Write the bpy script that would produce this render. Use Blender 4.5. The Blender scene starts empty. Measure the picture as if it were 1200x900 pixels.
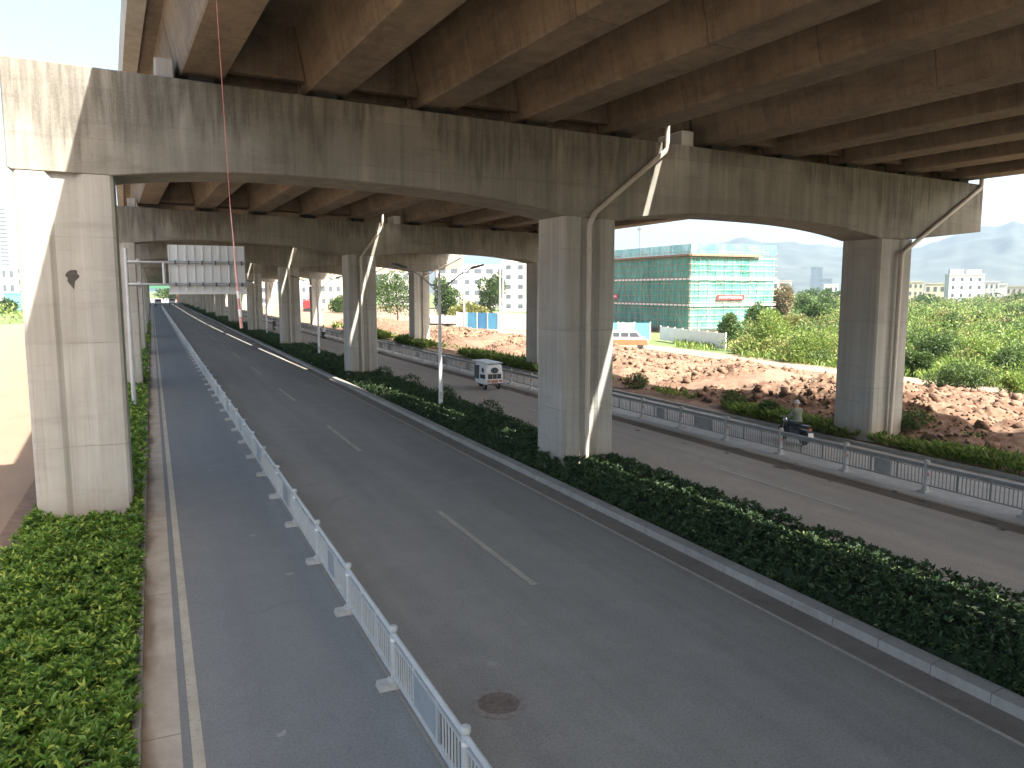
import bpy, math, random
import numpy as np
from mathutils import Vector, Matrix, noise as mnoise

R = random.Random(7)
rng = np.random.default_rng(11)
SC = bpy.context.scene
COL = SC.collection
H = 6.15

# ------------------------------------------------------------------ node helpers
class NB:
    def __init__(s, name):
        s.m = bpy.data.materials.new(name); s.m.use_nodes = True
        s.nt = s.m.node_tree; s.nt.nodes.clear()
        s.out = s.nt.nodes.new('ShaderNodeOutputMaterial')
        s.geo = s.nt.nodes.new('ShaderNodeNewGeometry')
        s.pos = s.geo.outputs['Position']
    def n(s, typ, props=None, ins=None, out=0):
        nd = s.nt.nodes.new('ShaderNode' + typ)
        for k, v in (props or {}).items(): setattr(nd, k, v)
        for k, v in (ins or {}).items(): s.set(nd.inputs[k], v)
        nd_out = nd.outputs[out]
        return nd_out
    def set(s, sock, v):
        if isinstance(v, bpy.types.NodeSocket): s.nt.links.new(v, sock)
        else: sock.default_value = v
    def math(s, op, a, b=0.0, c=0.0, clamp=False):
        return s.n('Math', {'operation': op, 'use_clamp': clamp}, {0: a, 1: b, 2: c})
    def vmul(s, v, xyz): return s.n('VectorMath', {'operation': 'MULTIPLY'}, {0: v, 1: xyz})
    def noise(s, v, scale=1., detail=4., rough=.55, dist=0.):
        return s.n('TexNoise', None, {'Vector': v, 'Scale': scale, 'Detail': detail, 'Roughness': rough, 'Distortion': dist}, 0)
    def mix(s, f, a, b, mode='MIX'):
        nd = s.nt.nodes.new('ShaderNodeMix'); nd.data_type = 'RGBA'; nd.blend_type = mode
        s.set(nd.inputs[0], f)
        for i, v in ((6, a), (7, b)):
            if not isinstance(v, bpy.types.NodeSocket) and len(v) == 3: v = (*v, 1)
            s.set(nd.inputs[i], v)
        return nd.outputs[2]
    def rng(s, v, a, b, c=0., d=1.):
        return s.n('MapRange', None, {0: v, 1: a, 2: b, 3: c, 4: d})
    def xyz(s, v=None):
        nd = s.nt.nodes.new('ShaderNodeSeparateXYZ'); s.set(nd.inputs[0], v or s.pos); return nd.outputs
    def principled(s, color, rough=.8, bump=None, bstr=.2, bdist=.02, **kw):
        p = s.nt.nodes.new('ShaderNodeBsdfPrincipled')
        if not isinstance(color, bpy.types.NodeSocket) and len(color) == 3: color = (*color, 1)
        s.set(p.inputs['Base Color'], color); s.set(p.inputs['Roughness'], rough)
        for k, v in kw.items(): s.set(p.inputs[k.replace('_', ' ')], v)
        if bump is not None:
            b = s.n('Bump', None, {'Strength': bstr, 'Distance': bdist, 'Height': bump})
            s.nt.links.new(b, p.inputs['Normal'])
        s.p = p
        s.nt.links.new(p.outputs[0], s.out.inputs[0])
        return s.m

def m_concrete(name, lo, hi, dirt=(.12, .105, .085), streak=.6, lines=0., stain=0., joints=False, panels=False):
    b = NB(name)
    st = b.noise(b.vmul(b.pos, (2.6, 2.6, .10)), 1., 6, .62)
    st2 = b.noise(b.vmul(b.pos, (9, 9, .22)), 1., 4, .6)
    bl = b.noise(b.pos, .45, 5, .6)
    fi = b.noise(b.pos, 26., 5, .7)
    f = b.math('ADD', b.math('MULTIPLY', st, .55), b.math('MULTIPLY', bl, .45))
    c = b.mix(b.rng(f, .36, .64), lo, hi)
    c = b.mix(b.math('MULTIPLY', b.rng(st2, .52, .72), streak * .5), c, dirt)
    c = b.mix(b.math('MULTIPLY', b.rng(st, .62, .78), streak * .45), c, (hi[0]*1.15, hi[1]*1.15, hi[2]*1.15))
    z = b.xyz()
    if lines:
        fr = b.math('FRACT', b.math('DIVIDE', b.math('ADD', z[2], .37), lines))
        ln = b.math('LESS_THAN', fr, .012)
        ln = b.math('MULTIPLY', ln, b.rng(bl, .40, .6))
        c = b.mix(b.math('MULTIPLY', ln, .6), c, dirt)
        # slightly different pours above and below each joint
        lift = b.n('TexWhiteNoise', {'noise_dimensions': '1D'}, {'W': b.math('FLOOR', b.math('DIVIDE', b.math('ADD', z[2], .37), lines))}, 0)
        c = b.mix(b.math('MULTIPLY', lift, .16), c, dirt)
    if panels:
        px_ = b.math('DIVIDE', b.math('ADD', z[0], b.math('MULTIPLY', z[1], .31)), 2.44); pz_ = b.math('DIVIDE', b.math('ADD', z[2], b.math('MULTIPLY', z[0], .03)), 1.22)
        cell = b.n('CombineXYZ', None, {0: b.math('FLOOR', px_), 1: b.math('FLOOR', pz_), 2: b.math('FLOOR', b.math('DIVIDE', z[1], 15.))})
        wn = b.n('TexWhiteNoise', None, {'Vector': cell}, 0)
        c = b.mix(b.math('MULTIPLY', wn, .22), c, dirt)
        ed = b.math('MAXIMUM', b.math('LESS_THAN', b.math('FRACT', px_), .006), b.math('LESS_THAN', b.math('FRACT', pz_), .012))
        c = b.mix(b.math('MULTIPLY', b.math('MULTIPLY', ed, b.rng(bl, .42, .6)), .45), c, dirt)
    if lines:
        # soil splashed up the feet of the piers
        sz = b.math('ADD', z[2], b.math('MULTIPLY', b.noise(b.vmul(b.pos, (2., 2., .6)), 1., 5, .7), 1.6))
        c = b.mix(b.math('MULTIPLY', b.rng(sz, 2.2, .9), .55), c, (.30, .215, .145))
    if joints:
        # pour joints across the girders, and blotchy form release stains
        fr = b.math('FRACT', b.math('DIVIDE', b.math('ADD', z[1], b.math('MULTIPLY', st, .4)), 4.7))
        c = b.mix(b.math('MULTIPLY', b.math('LESS_THAN', fr, .008), .7), c, dirt)
        sq = b.noise(b.vmul(b.pos, (1., .35, 1.6)), 1., 5, .65)
        c = b.mix(b.math('MULTIPLY', b.rng(sq, .52, .66), .5), c, dirt)
        c = b.mix(b.math('MULTIPLY', b.rng(sq, .46, .34), .35), c, (hi[0]*1.25, hi[1]*1.22, hi[2]*1.15))
    if stain:
        # rain stains running down from the top edge
        h = b.math('ADD', b.math('MULTIPLY', z[0], .030), z[2])
        reach = b.math('MULTIPLY_ADD', b.math('MULTIPLY', b.noise(b.vmul(b.pos, (1.3, .3, 0)), 1., 6, .75), b.rng(b.noise(b.vmul(b.pos, (.21, .3, 0)), 1., 2, .5), .3, .7, .5, 1.35)), -4.4, 12.5)
        g = b.rng(b.math('SUBTRACT', h, reach), -.25, .35)
        brk = b.noise(b.vmul(b.pos, (7, 7, .5)), 1., 4, .6)
        c = b.mix(b.math('MULTIPLY', b.math('MULTIPLY', g, b.rng(brk, .25, .6)), stain), c, dirt)
    hz_ = b.noise(b.vmul(b.pos, (.5, .5, 3.2)), 1., 5, .6)
    c = b.mix(b.math('MULTIPLY', b.rng(hz_, .55, .7), .28), c, dirt)
    c = b.mix(b.math('MULTIPLY', b.rng(fi, .4, .7), .10), c, (.5, .48, .44))
    pit = b.n('TexVoronoi', None, {'Vector': b.pos, 'Scale': 5.}, 0)
    c = b.mix(b.math('MULTIPLY', b.math('LESS_THAN', pit, .035), .5), c, dirt)
    return b.principled(c, .86, b.math('ADD', fi, b.math('MULTIPLY', st2, .6)), .22, .01)

def m_plain(name, col, rough=.5, var=.12, metallic=0., scale=3., dirt=None, bump=False):
    b = NB(name)
    n = b.noise(b.n('TexCoord', None, None, 3), scale, 5, .6)
    d = dirt or tuple(x * .55 for x in col)
    c = b.mix(b.math('MULTIPLY', b.rng(n, .42, .75), min(1, var * 4)), col, d)
    return b.principled(c, rough, n if bump else None, .2, .01, Metallic=metallic)

def m_asphalt(name, col, warm, spk=.12, tyre=.25):
    b = NB(name)
    z = b.xyz()
    fine = b.noise(b.pos, 55., 3, .8)
    agg = b.n('TexVoronoi', None, {'Vector': b.pos, 'Scale': 60.}, 1)
    mid = b.noise(b.pos, 1.1, 6, .65)
    big = b.noise(b.vmul(b.pos, (.5, .055, 1)), 1., 5, .6)
    lane = b.noise(b.vmul(b.pos, (1.3, .012, 1)), 1., 4, .6)
    c = b.mix(b.rng(big, .38, .62), col, warm)
    c = b.mix(b.math('MULTIPLY', b.rng(lane, .45, .66), tyre), c, tuple(x * .55 for x in col))
    c = b.mix(b.math('MULTIPLY', b.rng(mid, .45, .72), .22), c, tuple(x * 1.5 for x in warm))
    c = b.mix(b.math('MULTIPLY', b.rng(fine, .5, .75), spk), c, (.30, .29, .27))
    c = b.mix(b.math('MULTIPLY', b.rng(fine, .48, .25), .35), c, tuple(x * .4 for x in col))
    gr = b.noise(b.pos, 24., 4, .9); gr2 = b.noise(b.pos, 5., 5, .75)
    c = b.mix(b.math('MULTIPLY', b.rng(gr, .40, .68), .30), c, tuple(x * 1.75 for x in warm))
    c = b.mix(b.math('MULTIPLY', b.rng(gr, .52, .30), .38), c, tuple(x * .38 for x in col))
    c = b.mix(b.math('MULTIPLY', b.rng(gr2, .55, .72), .20), c, tuple(x * .5 for x in col))
    # hairline cracks, here and there
    ck = b.n('TexVoronoi', {'feature': 'DISTANCE_TO_EDGE'}, {'Vector': b.n('VectorMath', {'operation': 'ADD'}, {0: b.vmul(b.pos, (.24, .11, 1)), 1: b.vmul(b.n('TexNoise', None, {'Vector': b.pos, 'Scale': 1.6, 'Detail': 5.}, 1), (.22, .12, 0))}), 'Scale': 1.}, 0)
    c = b.mix(b.math('MULTIPLY', b.math('MULTIPLY', b.math('LESS_THAN', ck, .0042), b.rng(big, .5, .56)), .16), c, (.03, .03, .03))
    sp = b.n('TexVoronoi', None, {'Vector': b.pos, 'Scale': .55, 'Randomness': 1.}, 0)
    spn = b.noise(b.pos, 9., 3, .6)
    spot = b.math('LESS_THAN', b.math('ADD', sp, b.math('MULTIPLY', spn, .12)), .105)
    c = b.mix(b.math('MULTIPLY', spot, .5), c, (.34, .32, .29))
    return b.principled(c, b.rng(fine, .3, .7, .74, .92), fine, .35, .006)

def m_leaf(name, dark, light, young, trans=.3, yfrac=.18):
    b = NB(name)
    r = b.geo.outputs['Random Per Island']
    c = b.mix(r, dark, light)
    big = b.noise(b.pos, .9, 3, .6)
    c = b.mix(b.math('MULTIPLY', b.rng(big, .48, .7), .7), c, light)
    sm = b.noise(b.pos, 3.6, 3, .6)
    c = b.mix(b.math('MULTIPLY', b.rng(sm, .46, .62), .6), c, light)
    c = b.mix(b.math('MULTIPLY', b.rng(sm, .48, .34), .6), c, dark)
    r2 = b.n('TexWhiteNoise', {'noise_dimensions': '1D'}, {'W': b.math('MULTIPLY', r, 91.7)}, 0)
    c = b.mix(b.math('GREATER_THAN', r2, 1 - yfrac), c, young)
    p = b.nt.nodes.new('ShaderNodeBsdfPrincipled'); b.set(p.inputs['Base Color'], c); p.inputs['Roughness'].default_value = .5
    p.inputs['Specular IOR Level'].default_value = .35
    t = b.nt.nodes.new('ShaderNodeBsdfTranslucent'); b.set(t.inputs[0], b.mix(.5, c, light))
    mx = b.nt.nodes.new('ShaderNodeMixShader'); mx.inputs[0].default_value = trans
    b.nt.links.new(p.outputs[0], mx.inputs[1]); b.nt.links.new(t.outputs[0], mx.inputs[2]); b.nt.links.new(mx.outputs[0], b.out.inputs[0])
    return b.m

def m_soil(name, a, bcol, pale):
    b = NB(name)
    n1 = b.noise(b.pos, .22, 5, .6); n2 = b.noise(b.pos, 2.3, 6, .68); n3 = b.noise(b.pos, 14., 5, .7)
    c = b.mix(b.rng(b.math('ADD', b.math('MULTIPLY', n1, .6), b.math('MULTIPLY', n2, .4)), .42, .58), a, bcol)
    c = b.mix(b.math('MULTIPLY', b.rng(n2, .47, .72), .6), c, pale)
    c = b.mix(b.math('MULTIPLY', b.rng(n3, .5, .3), .35), c, tuple(x * .6 for x in a))
    return b.principled(c, .95, b.math('ADD', n3, n2), .6, .06)

def m_ground():
    b = NB('mixed_ground')
    z = b.xyz()
    n1 = b.noise(b.pos, .05, 6, .6); n2 = b.noise(b.pos, .6, 6, .65); n3 = b.noise(b.pos, 7., 5, .7)
    dirt = b.mix(b.rng(n2, .38, .65), (.165, .114, .074), (.215, .158, .107))
    red = b.noise(b.vmul(b.pos, (.5, .12, 1)), 1., 5, .6)
    dirt = b.mix(b.math('MULTIPLY', b.rng(red, .5, .68), .6), dirt, (.15, .085, .052))
    dirt = b.mix(b.math('MULTIPLY', b.rng(n3, .5, .3), .2), dirt, (.25, .18, .13))
    pale = b.mix(b.rng(n2, .3, .7), (.20, .145, .098), (.145, .094, .058))
    grass = b.mix(b.rng(n2, .36, .64), (.05, .085, .02), (.12, .16, .045))
    grass = b.mix(b.math('MULTIPLY', b.rng(n1, .5, .66), .5), grass, (.17, .16, .07))
    grass = b.mix(b.math('MULTIPLY', b.rng(n3, .5, .3), .5), grass, (.025, .04, .012))
    wob = b.math('MULTIPLY', b.math('SUBTRACT', b.noise(b.pos, .13, 4, .6), .5), 9.)
    gx = b.math('GREATER_THAN', b.math('ADD', z[0], wob), 48.5)
    gy = b.math('LESS_THAN', b.math('ADD', z[1], wob), 96.)
    far = b.math('GREATER_THAN', b.math('ADD', z[0], wob), 88.)
    right = b.math('MULTIPLY', gx, b.math('MAXIMUM', gy, far))
    lx = b.math('LESS_THAN', z[0], -3.)
    left = b.math('MULTIPLY', lx, b.math('GREATER_THAN', b.math('ADD', z[1], wob), 168.))
    all_ = b.math('MAXIMUM', b.math('MAXIMUM', right, left), b.math('GREATER_THAN', b.math('ADD', z[1], wob), 460.))
    c = b.mix(lx, dirt, b.mix(.6, pale, dirt))
    c = b.mix(all_, c, grass)
    return b.principled(c, .95, b.math('ADD', n3, n2), .6, .05)

MAT = {}
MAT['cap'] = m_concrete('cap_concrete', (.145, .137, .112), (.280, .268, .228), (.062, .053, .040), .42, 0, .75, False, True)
MAT['pier'] = m_concrete('pier_concrete', (.27, .262, .236), (.42, .41, .37), (.15, .138, .11), .7, 2.6)
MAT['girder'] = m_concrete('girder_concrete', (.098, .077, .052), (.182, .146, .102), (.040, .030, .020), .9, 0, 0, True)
MAT['kerb'] = m_concrete('kerb_granite', (.235, .222, .195), (.325, .312, .280), (.13, .115, .09), .5)
MAT['gutter'] = m_concrete('gutter_concrete', (.30, .265, .22), (.42, .38, .32), (.16, .12, .09), .4)
def m_gutter():
    b = NB('left_gutter_concrete'); z = b.xyz()
    n = b.noise(b.pos, 1.1, 6, .65); n2 = b.noise(b.pos, 22., 4, .8); n3 = b.noise(b.vmul(b.pos, (1., .45, 1)), 1., 4, .6)
    c = b.mix(b.rng(n, .36, .64), (.33, .29, .24), (.43, .39, .33))
    c = b.mix(b.math('MULTIPLY', b.rng(n2, .5, .7), .25), c, (.2, .17, .14))
    e = b.math('SUBTRACT', b.math('MULTIPLY', n3, .75), b.math('ADD', z[0], .43))
    c = b.mix(b.math('MULTIPLY', b.rng(e, .16, .34), .75), c, (.15, .095, .058))
    fr = b.math('FRACT', b.math('DIVIDE', z[1], 5.6)); c = b.mix(b.math('MULTIPLY', b.math('LESS_THAN', fr, .004), .7), c, (.1, .08, .06))
    return b.principled(c, .9, n2, .3, .006)
MAT['gutter'] = m_gutter()
MAT['gutter_dirty'] = m_concrete('dusty_gutter', (.16, .135, .11), (.23, .20, .165), (.10, .075, .055), .4)
MAT['lane'] = m_concrete('pale_lane', (.30, .29, .27), (.42, .41, .385), (.2, .17, .14), .3)
MAT['rubber'] = m_plain('bearing_rubber', (.02, .02, .02), .7)
MAT['asphalt'] = m_asphalt('asphalt', (.198, .192, .174), (.262, .246, .214), .35, .28)
MAT['asphalt_new'] = m_asphalt('fresh_asphalt', (.140, .150, .152), (.164, .170, .168), .4, .15)
MAT['asphalt_dust'] = m_asphalt('dusty_asphalt', (.29, .255, .212), (.37, .322, .265), .15, .25)
MAT['ground'] = m_ground()
MAT['soil'] = m_soil('dug_soil', (.110, .058, .034), (.175, .110, .070), (.245, .178, .126))
MAT['track'] = m_soil('dirt_track', (.21, .150, .10), (.235, .175, .122), (.27, .21, .15))
MAT['bedsoil'] = m_soil('bed_soil', (.09, .055, .035), (.13, .08, .05), (.16, .11, .08))
def m_paint():
    b = NB('road_paint')
    n = b.noise(b.pos, 12., 5, .75); n2 = b.noise(b.pos, 1.3, 4, .6)
    c = b.mix(b.rng(n2, .35, .7), (.43, .395, .315), (.33, .30, .245))
    c = b.mix(b.math('MULTIPLY', b.rng(n, .55, .68), .7), c, (.12, .115, .11))
    return b.principled(c, .7)
MAT['paint'] = m_paint()
def m_paint2():
    b = NB('worn_paint')
    n = b.noise(b.pos, 7., 6, .8)
    c = b.mix(b.rng(n, .38, .6), (.52, .49, .43), (.38, .35, .30))
    return b.principled(c, .8)
MAT['paint_worn'] = m_paint2()
MAT['rail'] = m_plain('barrier_paint', (.43, .45, .45), .45, .1, dirt=(.27, .28, .265), scale=6)
MAT['rail_grey'] = m_plain('fence_paint', (.19, .185, .17), .5, .15, dirt=(.12, .105, .09), scale=4)
MAT['fence_post'] = m_plain('fence_post_paint', (.36, .355, .335), .55, .15, dirt=(.2, .18, .15), scale=5)
MAT['plate_grey'] = m_plain('fence_plate', (.25, .245, .23), .6, .15, scale=4, dirt=(.15, .13, .11))
MAT['plate'] = m_plain('barrier_plate', (.27, .29, .30), .45, .1, scale=4)
MAT['foot'] = m_plain('foot_concrete', (.36, .36, .34), .9, .15, scale=8, bump=True)
MAT['pipe'] = m_plain('drain_plastic', (.47, .43, .37), .5, .12, scale=1.5, dirt=(.28, .23, .17))
MAT['steel'] = m_plain('galvanised', (.46, .48, .49), .4, .1, .5)
MAT['steel_dark'] = m_plain('dark_steel', (.10, .105, .11), .5, .1, .4)
MAT['lampwhite'] = m_plain('lamp_paint', (.66, .67, .67), .4, .08, scale=2)
MAT['sign'] = m_plain('sign_back', (.64, .67, .68), .5, .1, .0, 1.3, (.54, .57, .58))
MAT['rope'] = m_plain('red_rope', (.46, .17, .15), .8, .2, scale=8)
MAT['ropepale'] = m_plain('pale_tape', (.62, .34, .32), .7, .2, scale=3)
MAT['white'] = m_plain('white_paint', (.72, .72, .70), .4, .06)
MAT['wall_white'] = m_plain('white_wall', (.46, .455, .44), .8, .1, scale=.4, dirt=(.5, .48, .43))
MAT['wall_cream'] = m_plain('cream_wall', (.42, .38, .29), .8, .1, scale=.4)
MAT['wall_pink'] = m_plain('pinkish_wall', (.40, .34, .30), .8, .1, scale=.4)
MAT['wall_grey'] = m_plain('grey_wall', (.42, .42, .42), .8, .1, scale=.4)
MAT['wall_blue'] = m_plain('far_blue_wall', (.10, .13, .16), .8, .1, scale=.1)
MAT['glass'] = m_plain('window_glass', (.07, .085, .10), .15, .1)
MAT['glass_pale'] = m_plain('pale_window', (.085, .10, .115), .3, .2)
MAT['tyre'] = m_plain('tyre', (.02, .02, .02), .8, .1)
MAT['black'] = m_plain('black_plastic', (.025, .025, .027), .5, .1)
MAT['chrome'] = m_plain('bare_metal', (.5, .5, .5), .3, .1, .9)
MAT['red'] = m_plain('red_paint', (.50, .035, .035), .4, .08)
MAT['orange'] = m_plain('orange_paint', (.40, .13, .06), .45, .1)
MAT['blue'] = m_plain('blue_sheet', (.06, .22, .42), .5, .12, scale=.8)
MAT['skyblue'] = m_plain('sky_blue_sheet', (.09, .30, .47), .5, .12, scale=.8)
MAT['lightred'] = m_plain('tail_lamp', (.36, .10, .065), .4, .15)
MAT['khaki'] = m_plain('khaki_cloth', (.20, .21, .16), .9, .1, scale=6)
MAT['pants'] = m_plain('dark_cloth', (.035, .037, .045), .9, .1, scale=6)
MAT['shirt_white'] = m_plain('white_cloth', (.65, .64, .62), .9, .08, scale=6)
MAT['skin'] = m_plain('skin', (.42, .27, .19), .6, .06, scale=6)
MAT['hat'] = m_plain('pale_hat', (.48, .46, .44), .8, .08, scale=6)
MAT['iron'] = m_plain('cast_iron', (.19, .155, .13), .75, .25, .1, 9., bump=True)
MAT['ironrim'] = m_plain('manhole_rim', (.27, .24, .205), .85, .25, 0, 9., bump=True)
MAT['bark'] = m_plain('bark', (.16, .12, .085), .9, .2, scale=5, bump=True)
MAT['hole'] = m_plain('chipped_concrete', (.07, .065, .058), .95, .2, scale=10, bump=True)
MAT['timber'] = m_plain('formwork_timber', (.24, .15, .095), .85, .2, scale=3)
MAT['bamboo'] = m_plain('scaffold_pole', (.33, .25, .19), .6, .15, .2)
MAT['roof_red'] = m_plain('red_roof', (.42, .20, .15), .8, .1)
def m_net():
    b = NB('green_netting')
    z = b.xyz()
    n = b.noise(b.vmul(b.pos, (.5, .5, .22)), 1., 5, .6); n2 = b.noise(b.vmul(b.pos, (1.6, 1.6, .3)), 1., 4, .6)
    c = b.mix(b.rng(n, .36, .62), (.055, .28, .22), (.15, .40, .33))
    c = b.mix(b.math('MULTIPLY', b.rng(n2, .5, .72), .5), c, (.02, .20, .16))
    p = b.nt.nodes.new('ShaderNodeBsdfPrincipled'); b.set(p.inputs['Base Color'], c); p.inputs['Roughness'].default_value = .9
    t = b.nt.nodes.new('ShaderNodeBsdfTransparent')
    mx = b.nt.nodes.new('ShaderNodeMixShader'); b.set(mx.inputs[0], b.rng(n2, .35, .7, .10, .48))
    b.nt.links.new(p.outputs[0], mx.inputs[1]); b.nt.links.new(t.outputs[0], mx.inputs[2]); b.nt.links.new(mx.outputs[0], b.out.inputs[0])
    return b.m
MAT['net'] = m_net()
def m_toe():
    b = NB('striped_board'); z = b.xyz()
    f = b.math('FRACT', b.math('MULTIPLY', b.math('ADD', z[0], z[1]), 1.0))
    return b.principled(b.mix(b.math('GREATER_THAN', f, .68), (.66, .64, .60), (.42, .20, .16)), .7)
MAT['toe'] = m_toe()
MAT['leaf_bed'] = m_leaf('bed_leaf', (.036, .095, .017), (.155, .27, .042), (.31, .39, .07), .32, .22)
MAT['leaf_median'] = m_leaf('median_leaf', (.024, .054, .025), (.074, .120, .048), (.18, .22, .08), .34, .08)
MAT['leaf_tree'] = m_leaf('tree_leaf', (.028, .060, .016), (.075, .125, .03), (.12, .17, .045), .3, .12)
MAT['leaf_field'] = m_leaf('field_leaf', (.065, .12, .022), (.17, .25, .05), (.26, .30, .08), .35, .25)
MAT['leaf_yellow'] = m_leaf('yellowish_leaf', (.10, .13, .03), (.20, .22, .06), (.26, .22, .09), .3, .25)
MAT['leaf_dry'] = m_leaf('dry_leaf', (.16, .12, .07), (.24, .19, .11), (.10, .12, .04), .2, .3)
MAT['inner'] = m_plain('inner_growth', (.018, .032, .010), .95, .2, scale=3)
def m_mount():
    b = NB('mountain_forest')
    n = b.noise(b.pos, .012, 7, .65)
    c = b.mix(b.rng(n, .36, .64), (.018, .026, .024), (.045, .055, .046))
    return b.principled(c, 1.)
MAT['mount'] = m_mount()

# ------------------------------------------------------------------ mesh helpers
class MB:
    def __init__(s): s.v = []; s.f = []; s.mi = []; s.cur = 0
    def add(s, vs, fs):
        o = len(s.v); s.v += [tuple(v) for v in vs]; s.f += [tuple(i + o for i in f) for f in fs]; s.mi += [s.cur] * len(fs)
        return s
    def box(s, x0, x1, y0, y1, z0, z1):
        return s.add([(x0,y0,z0),(x1,y0,z0),(x1,y1,z0),(x0,y1,z0),(x0,y0,z1),(x1,y0,z1),(x1,y1,z1),(x0,y1,z1)],
                     [(3,2,1,0),(4,5,6,7),(0,1,5,4),(1,2,6,5),(2,3,7,6),(3,0,4,7)])
    def hexa(s, a, b):   # two quads a (4 pts) and b (4 pts) joined; a listed counter-clockwise seen from outside of a
        return s.add(list(a) + list(b), [(0,1,2,3),(7,6,5,4),(0,4,5,1),(1,5,6,2),(2,6,7,3),(3,7,4,0)])
    def loft(s, secs, close=True):
        n = len(secs[0]); vs = [p for sec in secs for p in sec]; fs = []
        for k in range(len(secs) - 1):
            for i in range(n):
                j = (i + 1) % n
                fs.append((k*n+i, k*n+j, (k+1)*n+j, (k+1)*n+i))
        if close: fs.append(tuple(reversed(range(n)))); fs.append(tuple((len(secs)-1)*n + i for i in range(n)))
        return s.add(vs, fs)
    def tube(s, pts, r, seg=8, close=True):
        pts = [Vector(p) for p in pts]; rs = r if isinstance(r, (list, tuple)) else [r] * len(pts)
        secs = []; up = None
        for i, p in enumerate(pts):
            d = (pts[min(i+1, len(pts)-1)] - pts[max(i-1, 0)]).normalized()
            ref = Vector((0, 0, 1)) if abs(d.z) < .9 else Vector((1, 0, 0))
            if up is None: u = d.cross(ref).normalized()
            else:
                u = (up - d * up.dot(d)).normalized()
            up = u; w = d.cross(u)
            secs.append([p + (u * math.cos(t) + w * math.sin(t)) * rs[i] for t in [2*math.pi*k/seg for k in range(seg)]])
        return s.loft(secs, close)
    def lathe(s, prof, c=(0,0,0), seg=12, axis='Z'):
        secs = []
        for r, h in prof:
            sec = []
            for k in range(seg):
                t = 2*math.pi*k/seg; a, b_ = r*math.cos(t), r*math.sin(t)
                q = {'Z': (a, b_, h), 'X': (h, a, b_), 'Y': (b_, h, a)}[axis]
                sec.append((c[0]+q[0], c[1]+q[1], c[2]+q[2]))
            secs.append(sec)
        return s.loft(secs)
    def prism(s, prof, y0, y1, axis='Y'):  # prof list of (a,b)
        def P(a, b_, t): return {'Y': (a, t, b_), 'X': (t, a, b_), 'Z': (a, b_, t)}[axis]
        return s.loft([[P(a, b_, y0) for a, b_ in prof], [P(a, b_, y1) for a, b_ in prof]])
    def build(s, name, mats, parent=None, bevel=0, smooth=False, loc=None):
        me = bpy.data.meshes.new(name)
        off = Vector(loc) if loc is not None else (parent['_o'] if parent and '_o' in parent.keys() else None)
        if parent is not None and loc is None:
            w = WORLD.get(parent.name); 
            if w is not None: off = w
        vs = s.v if off is None else [(v[0]-off[0], v[1]-off[1], v[2]-off[2]) for v in s.v]
        me.from_pydata(vs, [], s.f)
        if not isinstance(mats, (list, tuple)): mats = [mats]
        for m in mats: me.materials.append(MAT[m] if isinstance(m, str) else m)
        if len(mats) > 1: me.polygons.foreach_set('material_index', s.mi)
        import bmesh
        bm = bmesh.new(); bm.from_mesh(me); bmesh.ops.recalc_face_normals(bm, faces=bm.faces); bm.to_mesh(me); bm.free()
        if smooth:
            me.polygons.foreach_set('use_smooth', [True] * len(me.polygons))
            me.set_sharp_from_angle(angle=math.radians(40))
        o = bpy.data.objects.new(name, me); COL.objects.link(o)
        if parent is not None: o.parent = parent; WORLD[o.name] = off if off is not None else Vector((0,0,0))
        elif loc is not None: o.location = loc; WORLD[o.name] = Vector(loc)
        if bevel:
            md = o.modifiers.new('edge', 'BEVEL'); md.width = bevel; md.segments = 1; md.limit_method = 'ANGLE'; md.angle_limit = .6
        return o
WORLD = {}
def tag(o, label=None, cat=None, group=None, kind=None):
    if label: o['label'] = label
    if cat: o['category'] = cat
    if group: o['group'] = group
    if kind: o['kind'] = kind
    return o
def thing(name, loc, label, cat, group=None, rz=0., local=False):
    o = bpy.data.objects.new(name, None); COL.objects.link(o); o.empty_display_size = .2
    o.location = loc; o.rotation_euler = (0, 0, rz)
    WORLD[o.name] = Vector((0,0,0)) if local else Vector(loc)     # local: parts are written in the thing's own space
    return tag(o, label, cat, group)
def kids(o): return [c for c in bpy.data.objects if c.parent == o]
def copy_tree(o, parent=None, loc=None, rz=None, children=None):
    c = o.copy(); COL.objects.link(c); c.parent = parent
    if loc is not None: c.location = loc
    if rz is not None: c.rotation_euler.z = rz
    for ch in (CH.get(o.name) or kids(o)): copy_tree(ch, c)
    return c
CH = {}
ORD = ['first','second','third','fourth','fifth','sixth','seventh','eighth','ninth','tenth','eleventh','twelfth','thirteenth','fourteenth','fifteenth','sixteenth']

def array_mesh(name, co, tris, mats, mi=None, parent=None, loc=None):
    me = bpy.data.meshes.new(name)
    nv, nf = len(co), len(tris)
    me.vertices.add(nv); me.vertices.foreach_set('co', np.asarray(co, np.float32).ravel())
    k = tris.shape[1]
    me.loops.add(nf * k); me.loops.foreach_set('vertex_index', tris.astype(np.int32).ravel())
    me.polygons.add(nf); me.polygons.foreach_set('loop_start', np.arange(0, nf*k, k, dtype=np.int32))
    if not isinstance(mats, (list, tuple)): mats = [mats]
    for m in mats: me.materials.append(MAT[m])
    if mi is not None: me.polygons.foreach_set('material_index', np.asarray(mi, np.int32))
    me.update(calc_edges=True); me.validate()
    o = bpy.data.objects.new(name, me); COL.objects.link(o)
    if parent is not None: o.parent = parent
    if loc is not None: o.location = loc
    return o

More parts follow.
